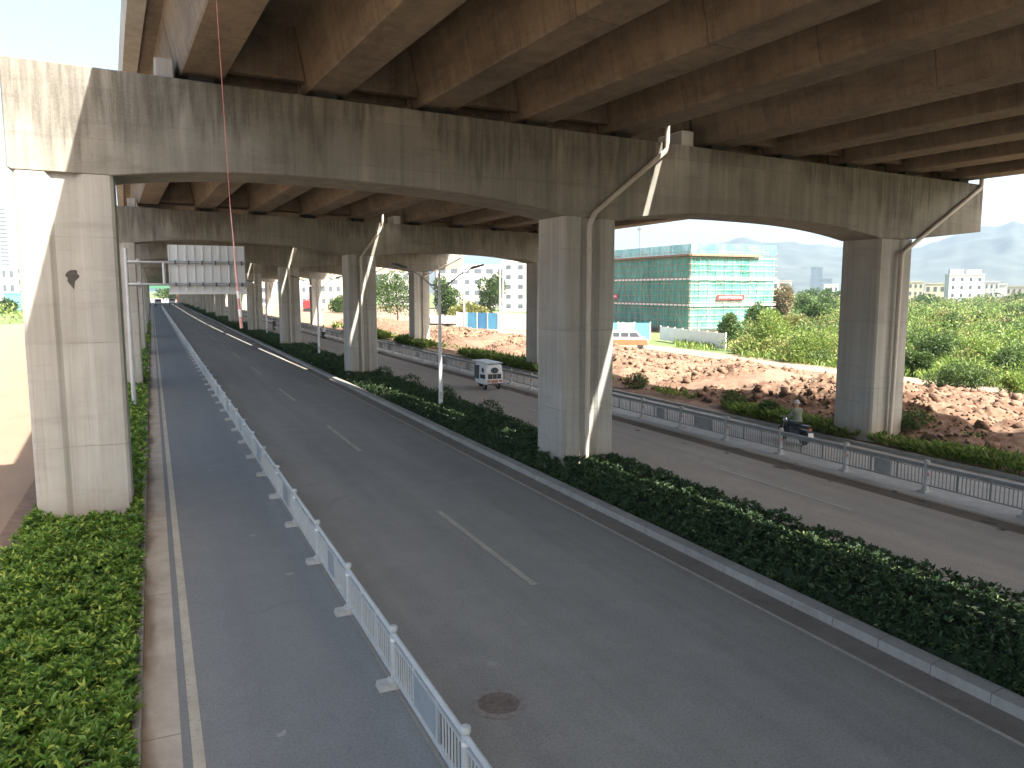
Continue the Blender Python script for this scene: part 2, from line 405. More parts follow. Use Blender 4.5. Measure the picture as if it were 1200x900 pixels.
def leaves_arrays(c, d, L, W, fold=.25):
    """one folded kite per leaf: c base (N,3), d direction (N,3)"""
    N = len(c); d = d / (np.linalg.norm(d, axis=1, keepdims=True) + 1e-9)
    r = rng.normal(size=(N, 3)); r[:, 2] *= .35
    side = np.cross(d, np.cross(r, d)); side /= (np.linalg.norm(side, axis=1, keepdims=True) + 1e-9)
    nrm = np.cross(side, d); nrm *= np.sign(nrm[:, 2:3] + 1e-6)
    L = np.broadcast_to(np.asarray(L, float).reshape(-1, 1), (N, 1)); W = np.broadcast_to(np.asarray(W, float).reshape(-1, 1), (N, 1))
    b = c; m = c + d * L * .5; t = c + d * L - nrm * L * .15
    l = m + side * W * .5 + nrm * W * fold; r_ = m - side * W * .5 + nrm * W * fold
    co = np.stack([b, r_, t, l], 1).reshape(-1, 3)
    i = np.arange(N)[:, None] * 4
    tris = np.concatenate([i + np.array([[0, 1, 2]]), i + np.array([[0, 2, 3]])], 1).reshape(-1, 3)
    return co, tris

def join(arrs):
    cos, trs, o = [], [], 0
    for co, tr in arrs: cos.append(co); trs.append(tr + o); o += len(co)
    return np.concatenate(cos), np.concatenate(trs)

def rosettes(pts, up, n, L, W):
    """n leaves radiating from each point around direction up"""
    N = len(pts); P = np.repeat(pts, n, 0); U = np.repeat(up, n, 0)
    d = rng.normal(size=(N*n, 3)); d -= U * (d*U).sum(1, keepdims=True) ; d /= np.linalg.norm(d, axis=1, keepdims=True)
    el = rng.uniform(.15, 1.2, (N*n, 1))
    d = d * np.cos(el) + U * np.sin(el)
    return leaves_arrays(P, d, L * rng.uniform(.7, 1.25, N*n), W * rng.uniform(.7, 1.2, N*n))

def crown_points(n, lobes):
    """points near the shells of several ellipsoids: lobes (cx,cy,cz,rx,ry,rz)"""
    lob = np.array(lobes); w = (lob[:, 3]*lob[:, 4]*lob[:, 5])**.67; w /= w.sum()
    k = rng.choice(len(lob), n, p=w)
    u = rng.normal(size=(n, 3)); u /= np.linalg.norm(u, axis=1, keepdims=True)
    rad = rng.uniform(.35, 1.0, (n, 1))**.45 * rng.uniform(.85, 1.12, (n, 1))
    p = lob[k, :3] + u * rad * lob[k, 3:6]
    return p, u

def structure(o): o['kind'] = 'structure'; return o
def sheet(name, x0, x1, y0, y1, z, mat, parent=None):
    b = MB(); b.add([(x0,y0,z),(x1,y0,z),(x1,y1,z),(x0,y1,z)], [(0,1,2,3)])
    return b.build(name, mat, parent)

# ------------------------------------------------------------------ sky, sun, camera
wd = bpy.data.worlds.new('World'); SC.world = wd; wd.use_nodes = True
nt = wd.node_tree; nt.nodes.clear()
sky = nt.nodes.new('ShaderNodeTexSky'); sky.sky_type = 'NISHITA'; sky.sun_disc = False
S = Vector((.32, -.74, 1.)).normalized()
sky.sun_elevation = math.asin(S.z); sky.sun_rotation = math.atan2(S.x, S.y)
sky.dust_density = 5.0; sky.air_density = .8; sky.ozone_density = .6
bg = nt.nodes.new('ShaderNodeBackground'); bg.inputs[1].default_value = .092
wo = nt.nodes.new('ShaderNodeOutputWorld'); tint = nt.nodes.new('ShaderNodeMix'); tint.data_type = 'RGBA'; tint.blend_type = 'MULTIPLY'; tint.inputs[0].default_value = 1.; nt.links.new(sky.outputs[0], tint.inputs[6]); tint.inputs[7].default_value = (1.05, 1.01, .92, 1); nt.links.new(tint.outputs[2], bg.inputs[0]); nt.links.new(bg.outputs[0], wo.inputs[0])
sl = bpy.data.lights.new('sun', 'SUN'); sl.energy = 4.0; sl.angle = math.radians(.55); sl.color = (1., .95, .87)
so = bpy.data.objects.new('sun', sl); COL.objects.link(so); so.rotation_euler = S.to_track_quat('Z', 'Y').to_euler(); so.location = (40, -60, 90)
cd = bpy.data.cameras.new('camera'); cam = bpy.data.objects.new('camera', cd); COL.objects.link(cam)
cd.sensor_width = 36; cd.sensor_fit = 'HORIZONTAL'; cd.lens = 913/1200*36; cd.clip_start = .1; cd.clip_end = 12000
PITCH = math.atan(110/913.); YAW = math.atan(423/math.hypot(913, 110))
fw = Vector((math.sin(YAW)*math.cos(PITCH), math.cos(YAW)*math.cos(PITCH), -math.sin(PITCH)))
cam.location = (0, 0, H); cam.rotation_euler = (math.pi/2 - PITCH, 0, -YAW)
SC.camera = cam
vs = SC.view_settings; vs.view_transform = 'Standard'; vs.look = 'None'; vs.gamma = 1; vs.exposure = 2.56
SC.cycles.use_denoising = True
SC.cycles.max_bounces = 8; SC.cycles.diffuse_bounces = 5; SC.cycles.transparent_max_bounces = 12; SC.cycles.glossy_bounces = 2
SC.cycles.volume_bounces = 0

def far(px, dist):
    """ground point seen in photo column px at a horizontal distance"""
    a = YAW + math.atan((px - 600) / 919.6)
    return dist * math.sin(a), dist * math.cos(a), a

# ------------------------------------------------------------------ ground and roads
b = MB(); b.add([(-3500,-1500,-.06),(4500,-1500,-.06),(4500,4500,-.06),(-3500,4500,-.06)], [(0,1,2,3)])
structure(b.build('ground', 'ground'))
Y0, Y1 = -60, 640
road = structure(sheet('road', .07, 10.5, Y0, Y1, 0, 'asphalt'))
structure(sheet('bus_lane', .07, 3.13, Y0, Y1, .004, 'asphalt_new'))
structure(sheet('side_road', 14.35, 20.75, Y0, Y1, 0, 'asphalt_dust'))
structure(sheet('cycle_lane', 20.75, 25.3, Y0, Y1, .004, 'lane'))
structure(sheet('left_gutter', -.43, .07, Y0, Y1, .006, 'gutter'))
structure(sheet('right_gutter', 10.5, 11.08, Y0, Y1, .006, 'gutter_dirty'))
# kerbs: real steps, cut into stones
def kerb(name, prof, length=1.0):
    b = MB(); y = -20.
    while y < 140:
        b.prism(prof, y + .006, y + length - .006); y += length
    b.prism(prof, 140, Y1)
    return structure(b.build(name, 'kerb'))
kerb('left_kerb', [(-.54, -.05), (-.43, -.05), (-.43, .13), (-.445, .15), (-.54, .15)])
kerb('median_kerb', [(11.08, -.05), (11.38, -.05), (11.38, .20), (11.30, .20), (11.10, .17)])
kerb('median_far_kerb', [(14.22, -.05), (14.35, -.05), (14.35, .14), (14.22, .14)])
kerb('verge_kerb', [(25.3, -.05), (25.45, -.05), (25.45, .14), (25.3, .14)])
structure(sheet('left_bed', -3.75, -.54, Y0, Y1, .05, 'bedsoil'))
structure(sheet('median_bed', 11.38, 14.22, Y0, Y1, .10, 'bedsoil'))
# painted markings lie on the road
b = MB()
def strip(b, x0, x1, y0, y1, z=.009): b.add([(x0,y0,z),(x1,y0,z),(x1,y1,z),(x0,y1,z)], [(0,1,2,3)])
strip(b, .19, .34, Y0, Y1)
y = 13.8 - 45
while y < 520: strip(b, 6.93, 7.08, y, y + 6.1); y += 15.1
b.build('lane_marking', 'paint', road)
b = MB(); strip(b, 10.42, 10.5, Y0, Y1)
y = 15.4 - 30
while y < 400: strip(b, 17.55, 17.67, y, y + 6); y += 15
strip(b, 20.62, 20.74, Y0, Y1)
b.build('worn_marking', 'paint_worn', road)
# oil and mud blotches along the side road gutter
def blotch(b, cx, cy, rx, ry, z):
    n = 14; vs_ = []
    for k in range(n):
        t = 2*math.pi*k/n; q = R.uniform(.6, 1.15)
        vs_.append((cx + rx*q*math.cos(t), cy + ry*q*math.sin(t), z))
    b.add(vs_, [tuple(range(n))])
b = MB()
for k in range(46):
    yy = R.uniform(10, 60); blotch(b, 20.0 + R.gauss(0, .35), yy, R.uniform(.03, .14), R.uniform(.06, .34), .006 + k*1e-5)
structure(b.build('mud_spots', m_plain('mud', (.07, .05, .038), .9, .2)))
structure(sheet('mud_band', 19.75, 20.45, Y0, Y1, .003, m_soil('gutter_mud', (.14, .105, .075), (.17, .13, .095), (.18, .15, .12))))

# manhole
t = thing('manhole', (4.42, 10.08, .004), 'round rusty iron manhole cover in the grey road beside the white barrier', 'manhole')
b = MB(); b.lathe([(.0, 0), (.42, 0), (.42, .006), (.33, .010), (.0, .010)], (4.42, 10.08, .004), 32); b.build('rim', 'ironrim', t)
b = MB(); b.lathe([(.0, .01), (.31, .01), (.31, .018), (.27, .018), (.265, .012), (0, .012)], (4.42, 10.08, .004), 32)
for k in range(-3, 4):
    w = math.sqrt(max(.26**2 - (k*.07)**2, 0)) * .9
    b.box(4.42 - w, 4.42 + w, 10.08 + k*.07 - .012, 10.08 + k*.07 + .012, .014, .022)
b.build('cover', 'iron', t)

# soil bank: a heaped, cloddy strip
def fbm(x, y, s, o=4):
    v = 0; a = 1
    for k in range(o): v += a * mnoise.noise(Vector((x*s + 7.3*k, y*s, 3.1*k))); s *= 2.1; a *= .5
    return v
def soil_bank():
    xs = np.arange(25.45, 45.2, .11); ys = np.concatenate([np.arange(3, 48, .11), np.arange(48, 75, .22), np.arange(75, 135, .5)])
    co = np.zeros((len(ys), len(xs), 3))
    for j, yy in enumerate(ys):
        for i, xx in enumerate(xs):
            e = min(1, max(0, (xx - 27.0) / 3)) * min(1, max(0, (44.4 - xx) / 9.0))
            big = max(0, fbm(xx, yy, .11, 3) * .9 + .55)
            rid = 1 - abs(fbm(xx + 40, yy, .33, 2))
            sm = mnoise.noise(Vector((xx*2.9, yy*2.9, 5.)))
            F = mnoise.voronoi(Vector((xx*1.5 + sm*.3, yy*1.5, 1.)))[0]; F2 = mnoise.voronoi(Vector((xx*3.6, yy*3.6 + sm*.3, 4.)))[0]
            cell = mnoise.cell(Vector((xx*2.2, yy*2.2, 1.)))
            rough = min(1, max(0, .42 + 1.5 * fbm(xx + 11, yy - 7, .16, 2)))
            z = e * (big * 1.0 + rid * .18 + rough * ((F[1]-F[0])*.05 + (F2[1]-F2[0])*.09 + .75*abs(fbm(xx-5, yy, .55, 5)) + .20*abs(fbm(xx, yy-33, 2.6, 2)))) + (.05 + sm * .03) * (1 if xx > 25.6 else 0)
            co[j, i] = (xx + rough * e * sm * .06, yy + rough * e * cell * .05, z + .03)
    nx = len(xs); j, i = np.meshgrid(np.arange(len(ys)-1), np.arange(nx-1), indexing='ij')
    q = np.stack([j*nx+i, j*nx+i+1, (j+1)*nx+i+1, (j+1)*nx+i], -1).reshape(-1, 4)
    global BANK, BXS, BYS
    BANK, BXS, BYS = co, xs, ys
    return array_mesh('soil_bank', co.reshape(-1, 3), q, 'soil')
structure(soil_bank())
b = MB(); pts = [(46.3, -10), (45.6, 20), (46.2, 30), (47.2, 40), (48.6, 55), (49.6, 75), (48.2, 100), (46, 140)]
b.loft([[(x - 2.6, y, -.02), (x + 1.6, y, -.02), (x + 1.5, y, .02), (x - 2.5, y, .02)] for x, y in pts]); structure(b.build('dirt_track', 'track'))
# clods: broken lumps of dug clay lying thick on the bank
def clods(n):
    base = np.array([(-1,-1,-1),(1,-1,-1),(1,1,-1),(-1,1,-1),(-.75,-.75,.9),(.75,-.75,.9),(.75,.75,.9),(-.75,.75,.9)], float)
    fc = np.array([(3,2,1,0),(4,5,6,7),(0,1,5,4),(1,2,6,5),(2,3,7,6),(3,0,4,7)])
    P = []
    while len(P) < n:
        y = 5 + 95*R.random()**1.5; x = R.uniform(27.2, 44.5)
        rough = .5 + 1.4 * fbm(x + 11, y - 7, .16, 2)
        if R.random() > (rough - .15)*1.1: continue
        j = int(np.searchsorted(BYS, y)); i = int(np.searchsorted(BXS, x)); j = min(j, len(BYS)-1); i = min(i, len(BXS)-1)
        P.append((x, y, BANK[j, i, 2], min(.24, .025 + .017*R.paretovariate(1.5))))
    P = np.array(P); N = len(P)
    v = base[None] * rng.uniform(.55, 1.25, (N, 8, 3))
    q = rng.normal(size=(N, 4)); q /= np.linalg.norm(q, axis=1, keepdims=True); w, a, b_, c = q.T
    M = np.stack([1-2*(b_*b_+c*c), 2*(a*b_-c*w), 2*(a*c+b_*w), 2*(a*b_+c*w), 1-2*(a*a+c*c), 2*(b_*c-a*w), 2*(a*c-b_*w), 2*(b_*c+a*w), 1-2*(a*a+b_*b_)], 1).reshape(-1, 3, 3)
    v = np.einsum('nij,nkj->nki', M, v) * P[:, 3][:, None, None]; v[:, :, 2] *= .8
    v += P[:, None, :3] + np.array([0, 0, .12])*P[:, 3][:, None, None]
    f = fc[None] + 8*np.arange(N)[:, None, None]
    return tag(array_mesh('soil_clods', v.reshape(-1, 3), f.reshape(-1, 4), 'soil'), kind='stuff')
clods(10000)

# ------------------------------------------------------------------ the viaduct
YB = [22 + 30*k for k in range(-1, 14)]            # front face of each bent
def D(y):                                          # sideways drift of the decks along the road
    P = [(-45, 3.3), (-8, 1.5), (22, 0), (52, -1.4), (82, -2.2), (112, -2.85), (142, -3.3), (200, -3.7), (500, -4.0)]
    for (a, u), (c, v) in zip(P, P[1:]):
        if y <= c: return u + (v - u) * (y - a) / (c - a)
    return P[-1][1]
def topz(x, y):                                    # cap top
    P = [(-45, 11.50, .030), (22, 11.46, .030), (52, 11.03, .028), (82, 10.92, .028), (112, 10.82, .027), (500, 10.75, .027)]
    for (a, u, s1), (c, v, s2) in zip(P, P[1:]):
        if y <= c:
            f = max(0, (y - a) / (c - a)); return u + (v-u)*f - (s1 + (s2-s1)*f) * x
    return 10.75 - .027*x
PX = [(-2.84, -.72), (11.95, 13.84), (25.95, 27.77)]
PZ = [8.97, 8.48, 8.15]
def cap_profile(y):
    lo = [(-2.94, 9.02), (-2.84, 8.97), (-.72, 8.95)]
    def arch(x0, z0, x1, z1, h):
        for k in range(1, 20):
            f = k/20; lo.append((x0 + (x1-x0)*f, z0 + (z1-z0)*f + h*(1 - abs(2*f-1)**2.6)))
    arch(-.72, 8.95, 11.95, 8.48, .44); lo.append((11.95, 8.48)); lo.append((13.84, 8.40))
    arch(13.84, 8.40, 25.95, 8.15, .46); lo.append((25.95, 8.15)); lo.append((27.77, 8.17)); lo.append((31.78, 8.58))
    return lo + [(31.78, topz(31.78, y)), (-2.94, topz(-2.94, y))]
def pier_profile(x0, x1, y):
    w = x1 - x0; c = .07; g0 = x0 + w*.31; g1 = x0 + w*.69; d = .10; s = w*.06
    return [(x0+c, y), (g0, y), (g0+s, y+d), (g1-s, y+d), (g1, y), (x1-c, y), (x1, y+c), (x1, y+1.9-c), (x1-c, y+1.9),
            (x0+c, y+1.9), (x0, y+1.9-c), (x0, y+c)]
def bez(pts, n=3, r=.25):
    out = [Vector(pts[0])]
    for a, p, c in zip(pts, pts[1:], pts[2:]):
        a, p, c = map(Vector, (a, p, c)); u = p + (a-p).normalized()*min(r, (a-p).length*.4); w = p + (c-p).normalized()*min(r, (c-p).length*.4)
        for k in range(n+1):
            f = k/n; out.append(u*(1-f)**2 + p*2*f*(1-f) + w*f*f)
    out.append(Vector(pts[-1])); return out
DECKS = [('left', -.17, 16.02, 1.5), ('right', 16.59, 32.8, 18.2)]
for k, y in enumerate(YB):
    if k == 0: lab = 'concrete viaduct bent behind the viewpoint, out of the frame'
    else: lab = 'grey concrete three-pier bent with arched cap beam, %s from the camera' % ORD[k-1]
    t = thing('bridge_bent', (12.9, y + 1, 0), lab, 'bridge pier', 'bents carrying the viaduct')
    near = 0 < k <= 4
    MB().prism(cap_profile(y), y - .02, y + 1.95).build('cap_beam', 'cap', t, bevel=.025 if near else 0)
    cols = []
    for i, (x0, x1) in enumerate(PX):
        pr = pier_profile(x0, x1, y)
        c = MB().prism(pr, -.1, PZ[i], 'Z').build('pier', 'pier', t); cols.append(c)
    if k == 1:
        b = MB(); n = 16; cx, cz = -1.74, 6.5
        ring = [(cx + .15*q*math.cos(2*math.pi*j/n), y + .097, cz + .17*q*math.sin(2*math.pi*j/n)) for j, q in enumerate([R.uniform(.75, 1.1) for _ in range(n)])]
        b.add(ring + [(cx + .02, y + .10, cz - .34)], [tuple(range(n)), (10, 11, n), (11, 12, n), (12, 13, n)])
        b.build('chipped_hole', 'hole', cols[0])
    # bearings, stop blocks
    if 0 < k < 8:
        for nm, xl, xr, g0 in DECKS:
            for g in range(5):
                gx = g0 + 3.2*g + D(y + 1); zt = topz(gx, y)
                for yy in (y + .3, y + 1.3): MB().box(gx - .3, gx + .3, yy, yy + .35, zt - .02, zt + .21).build('bearing_pad', 'rubber', t)
        for gx, w, hh in ((.62, .45, .52), (15.0 + 1.85, .5, .55), (31.4 + 1.2, 0, 0)):
            if w:
                xx = gx + D(y + 1); zt = topz(xx, y)
                MB().box(xx - w/2, xx + w/2, y + .25, y + 1.65, zt - .02, zt + hh).build('stop_block', 'pier', t, bevel=.03)
    # drain pipes
    if k > 0 and k < 9:
        seg = 10 if near else 6
        if k > 0:
            px = 12.92; dg = 15.75 + D(y + 1)
            zt = topz(dg, y)
            pts = [(dg, y - .10, zt + .6), (dg, y - .10, zt - .25), (12.98, y - .10, 8.60), (px - .12, y - .09, 8.24), (px - .12, y - .06, .1)] if k < 3 else \
                  [(dg - .0, y - .10, zt + .5), (dg, y - .10, zt - .4), (px - .1, y - .1, 8.5), (px - .12, y - .06, .1)]
            pb = MB().tube(bez(pts, 3, .10), .085, seg).build('drain_pipe', 'pipe', t, smooth=True)
            if near:
                for zz in (7.4, 4.9, 2.2): MB().lathe([(.088, 0), (.105, 0), (.105, .07), (.088, .07)], (px - .12, y - .06 - .0037*zz, zz), 10).build('bracket', 'pipe', pb)
            pts = [(31.50, y - .10, topz(31.5, y) + .45), (31.50, y - .10, topz(31.5, y) - .15), (27.04, y - .10, 7.58), (27.0, y - .06, .1)]
            pb = MB().tube(bez(pts, 3, .10), .085, seg).build('drain_pipe', 'pipe', t, smooth=True)

def lerp(a, c, f): return a + (c - a) * f
SP = [(-8-30, -8)] + [(y, y + 30) for y in YB[:-1]]
for k, (ya, yb) in enumerate(SP):
    a, c = ya + 1, yb + 1
    for nm, xl, xr, g0 in DECKS:
        if k == 0: lab = 'concrete girder span of the %s viaduct behind the viewpoint' % nm
        elif k == 1: lab = '%s viaduct span overhead, brown girders running up to the first bent' % nm
        else: lab = 'concrete span of the %s viaduct between the %s and %s bents' % (nm, ORD[k-2], ORD[k-1])
        t = thing('bridge_span', ((xl + xr)/2, (a + c)/2, 12), lab, 'bridge deck', 'girder spans of the viaduct')
        da, dc = D(a), D(c)
        def sec(prof, yy, dd):   # prof in (x, height over cap top plane)
            return [(x + dd, yy, topz(x + dd, yy) + z) for x, z in prof]
        # slab with edge
        prof = [(xl, 1.80), (xl, 2.02), (xr, 2.02), (xr, 1.80), ]
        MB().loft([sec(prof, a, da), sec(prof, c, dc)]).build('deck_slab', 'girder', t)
        for s_, x in ((1, xl), (-1, xr)):
            pr = [(x - s_*.004, 1.74), (x - s_*.004, 3.05), (x + s_*.20, 3.05), (x + s_*.26, 2.4), (x + s_*.42, 2.16), (x + s_*.42, 1.72)]
            if s_ < 0: pr = pr[::-1]
            MB().loft([sec(pr, a, da), sec(pr, c, dc)]).build('parapet', 'pier', t)
        for g in range(5):
            gx = g0 + 3.2*g
            # box girder with leaning webs and small bottom chamfers, thickened towards its ends
            pr = [(gx-.50, .21), (gx+.50, .21), (gx+.54, .26), (gx+.86, 1.805), (gx-.86, 1.805), (gx-.54, .26)]
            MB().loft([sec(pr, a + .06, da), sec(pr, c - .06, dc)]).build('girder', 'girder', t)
        if k in (1, 2, 3):
            for yy, dd in ((c - .75, dc), (a + .45, da)):
                for g in range(4):
                    x0 = g0 + 3.2*g; x1 = x0 + 3.2
                    q = [(x0+.58, .42), (x1-.58, .42), (x1-.84, 1.80), (x0+.84, 1.80)]
                    MB().loft([sec(q, yy, dd), sec(q, yy + .3, dd)]).build('diaphragm', 'girder', t)
        if k > 0 and nm == 'left' and k < 3:
            q = [(xl - .02, 1.72), (xl + .07, 1.72), (xl + .07, 1.80), (xl - .02, 1.80)]

# ------------------------------------------------------------------ barriers and fence
def barrier(name, x, y0, n, step, label, style, mat):
    t = thing(name, (x, y0, 0), label, 'barrier')
    def post():
        b = MB()
        if style == 0:
            b.lathe([(.052, .10), (.052, .90), (.068, .905), (.070, .955), (.056, .985), (.0, .995)], (0,0,0), 10)
        else:
            b.lathe([(.13, .02), (.10, .12), (.066, .20), (.064, .86), (.092, .87), (.098, .94), (.07, .99), (0, 1.0)], (0,0,0), 10)
        p = b.build('post', 'fence_post' if style == 1 else mat, t, smooth=True, loc=(0,0,0))
        b = MB()
        if style == 0:
            b.loft([[(-.27,-.13,.0),(.27,-.13,.0),(.27,.13,.0),(-.27,.13,.0)],[(-.25,-.11,.10),(.25,-.11,.10),(.25,.11,.10),(-.25,.11,.10)]])
            b.loft([[(-.09,-.09,.10),(.09,-.09,.10),(.09,.09,.10),(-.09,.09,.10)],[(-.065,-.065,.15),(.065,-.065,.15),(.065,.065,.15),(-.065,.065,.15)]])
        else:
            b.loft([[(-.22,-.16,.0),(.22,-.16,.0),(.22,.16,.0),(-.22,.16,.0)],[(-.16,-.12,.06),(.16,-.12,.06),(.16,.12,.06),(-.16,.12,.06)]])
        f = b.build('foot', 'foot', p, loc=(0,0,0))
        b = MB(); b.box(-.04, .04, -.072, -.064, .5, .60) if style == 1 else b.lathe([(.0535, .74), (.0535, .79)], (0,0,0), 10)
        s_ = b.build('reflector', 'lightred' if style == 1 else 'white', p, loc=(0,0,0))
        return p, [f, s_]
    def panel(kind):
        b = MB(); a, c = .055, step - .055
        if style == 0:
            b.tube([(0, a, .86), (0, c, .86)], .040, 8); b.box(-.018, .018, a, c, .715, .745); b.box(-.03, .03, a, c, .16, .215)
            zt, zb = .73, .2
        else:
            b.box(-.05, .05, a, c, .745, .87); b.box(-.015, .015, a, c, .70, .72); b.box(-.02, .02, a, c, .20, .235)
            zt, zb = .71, .22
        gap0, gap1 = (step*.30, step*.70) if kind == 1 else ((step*.42, step*.62) if kind == 2 else ((.1, step - .5) if kind == 3 else (9, 9)))
        q = a + .07
        while q < c - .03:
            if not (gap0 < q < gap1): b.box(-.009, .009, q - .011, q + .011, zb, zt)
            q += .115 if style == 0 else .125
        for q in (step*.335, step*.665): b.box(-.016, .016, q - .02, q + .02, zb, zt + .09)
        p = b.build('panel', mat, t, loc=(0,0,0))
        kid = []
        if kind:
            b = MB(); b.box(-.006, .006, gap0, gap1, zb + .02, zt - .02)
            kid.append(b.build('plate', 'plate' if style == 0 else 'plate_grey', p, loc=(0,0,0)))
        return p, kid
    posts = post(); pans = {k: panel(k) for k in ((0, 1, 2) if style == 0 else (0, 1, 2, 3))}
    used = set(); M = 98
    def place(src, kidl, yy):
        if src.name not in used: used.add(src.name); src.location = (0, yy, 0); return
        o = src.copy(); COL.objects.link(o); o.parent = t; o.location = (0, yy, 0)
        for kk in kidl:
            q = kk.copy(); COL.objects.link(q); q.parent = o
    seq = {0: [0, 1, 0, 1, 0, 2], 1: [2, 0, 3, 0, 2, 0, 0, 1]}[style]
    for i in range(min(n, M)):
        place(posts[0], posts[1], i*step)
        k = seq[i % len(seq)]; place(pans[k][0], pans[k][1], i*step)
    if n > M:
        b = MB(); yy0, yy1 = M*step, n*step
        b.box(-.04, .04, yy0, yy1, .80, .88); b.box(-.02, .02, yy0, yy1, .18, .22)
        for i in range(M, n):
            b.box(-.06, .06, i*step - .06, i*step + .06, 0, .95)
            for q in range(1, 12): b.box(-.01, .01, i*step + q*step/12 - .02, i*step + q*step/12 + .02, .2, .8)
        o = b.build('far_run', mat, t, loc=(0,0,0)); o['kind'] = 'stuff'
    return t
barrier('road_barrier', 3.15, 8.18 - 3.075*3, 112, 3.075, 'pale blue-white steel road barrier dividing the two lanes, posts with round caps', 0, 'rail')
barrier('road_fence', 21.32, 12.89 - 3.06*3, 108, 3.06, 'grey weathered steel fence between the dusty side road and the pale cycle lane', 1, 'rail_grey')

# ------------------------------------------------------------------ lamps, gantry, rope
def lamp_proto():
    t = thing('street_lamp', (0,0,0), '', 'street lamp', 'white twin-arm lamps in the median', local=True)
    MB().tube([(0,0,.1), (0,0,.5), (0,0,3), (0,0,6.4), (0,0,7.32)], [.115, .10, .085, .065, .03], 10).build('pole', 'lampwhite', t, smooth=True)
    for s_ in (-1, 1):
        pts = [(0,0,6.28), (s_*.45,0,6.42), (s_*1.0,0,6.86), (s_*1.45,0,7.12), (s_*1.7,0,7.2)]
        a = MB().tube(pts, [.035]*5, 6).build('arm', 'steel', t, smooth=True)
        MB().tube([(s_*.02,0,5.9), (s_*.5,0,6.42)], .02, 5).build('brace', 'steel', a)
        b = MB(); b.loft([[(s_*1.62,-.09,7.15),(s_*1.62,.09,7.15),(s_*1.62,.09,7.25),(s_*1.62,-.09,7.25)],
                          [(s_*1.95,-.15,7.24),(s_*1.95,.15,7.24),(s_*1.95,.13,7.35),(s_*1.95,-.13,7.35)],
                          [(s_*2.3,-.09,7.36),(s_*2.3,.09,7.36),(s_*2.3,.07,7.42),(s_*2.3,-.07,7.42)]])
        b.build('lamp_head', 'steel_dark', t)
    MB().box(-.09, .09, -.12, -.08, .9, 1.25).build('hatch', 'steel', t)
    return t
lp = lamp_proto()
CH[lp.name] = kids(lp)
for i, (x, y, lab) in enumerate([(12.55, 35.6, 'white twin-arm street lamp in the median, nearest one, right of the second bent'),
                      (13.1, 68.9, 'white twin-arm street lamp in the median between the second and third bents'),
                      (13.3, 104.5, 'slim white twin-arm street lamp in the median just before the fourth bent'),
                      (13.3, 139, 'far white twin-arm street lamp in the median just before the fifth bent'),
                      (13.3, 173, 'farthest white twin-arm street lamp before the sixth bent')]):
    o = lp if i == 0 else copy_tree(lp)
    o.location = (x, y, 0); o['label'] = lab

GY = 42.
t = thing('sign_gantry', (-1.1, GY, 0), 'grey cantilever sign gantry over the road, blank ribbed sign back on two arms', 'sign gantry')
MB().tube([(-1.02, GY, 0), (-1.02, GY, 8.15)], [.11, .085], 12).build('pole', 'steel', t, smooth=True)
for zz in (7.5, 6.43):
    a = MB().tube([(-1.02, GY, zz), (-.55, GY, zz)], .085, 10).tube([(-.55, GY, zz), (4.42, GY, zz)], .065, 10).build('arm', 'steel', t, smooth=True)
    for xo in (0, .07): MB().lathe([(.17, xo), (.17, xo + .05)], (-.58, GY, zz), 12, 'X').build('flange', 'steel', a)
for xx in (.62, 3.62): MB().tube([(xx, GY, 6.43), (xx, GY, 7.5)], .075, 8).build('strut', 'steel', t, smooth=True)
s_ = MB().box(.83, 4.42, GY + .20, GY + .24, 6.06, 8.36).build('sign_board', 'sign', t)
for q in range(10):
    xx = .86 + q*(3.5/9); MB().box(xx - .022, xx + .022, GY + .145, GY + .198, 6.10, 8.33).build('rib', 'white', s_)
b = MB(); b.box(.80, 4.45, GY + .10, GY + .28, 5.95, 6.058); b.build('bottom_edge', 'white', s_)
for q in range(6):
    for zc in (7.5, 6.43): MB().box(1.1 + q*.62, 1.16 + q*.62, GY - .095, GY + .15, zc - .1, zc + .1).build('clamp', 'steel_dark', t)

t = thing('hanging_rope', (.8, 10, 13.1), 'thin red and white rope hanging from the deck, thicker banded lower end', 'rope')
pts = [(.70, 10, 13.32), (.80, 10, 11.0), (.85, 10, 9.47), (.88, 10, 8.24), (.905, 10, 7.16)]
MB().tube(pts, .0045, 6).build('rope', 'rope', t)
b = MB(); b.tube([(.905, 10, 7.16), (.925, 10, 6.75), (.935, 10, 6.46)], [.005, .007, .010], 6); b.build('tassel', 'ropepale', t)
lower = [(.935, 10, 6.46), (.95, 10, 6.2), (.962, 10, 5.95), (.978, 10, 5.69)]
o = MB().tube(lower, [.012, .016, .018, .019], 8).build('red_band', 'ropepale', t)
o2 = MB()
for f in (.12, .55): 
    p = Vector(lower[1]).lerp(Vector(lower[3]), f); o2.tube([p, p + Vector((.006, 0, -.09))], .0205, 8)
o2.build('white_band', 'white', o)

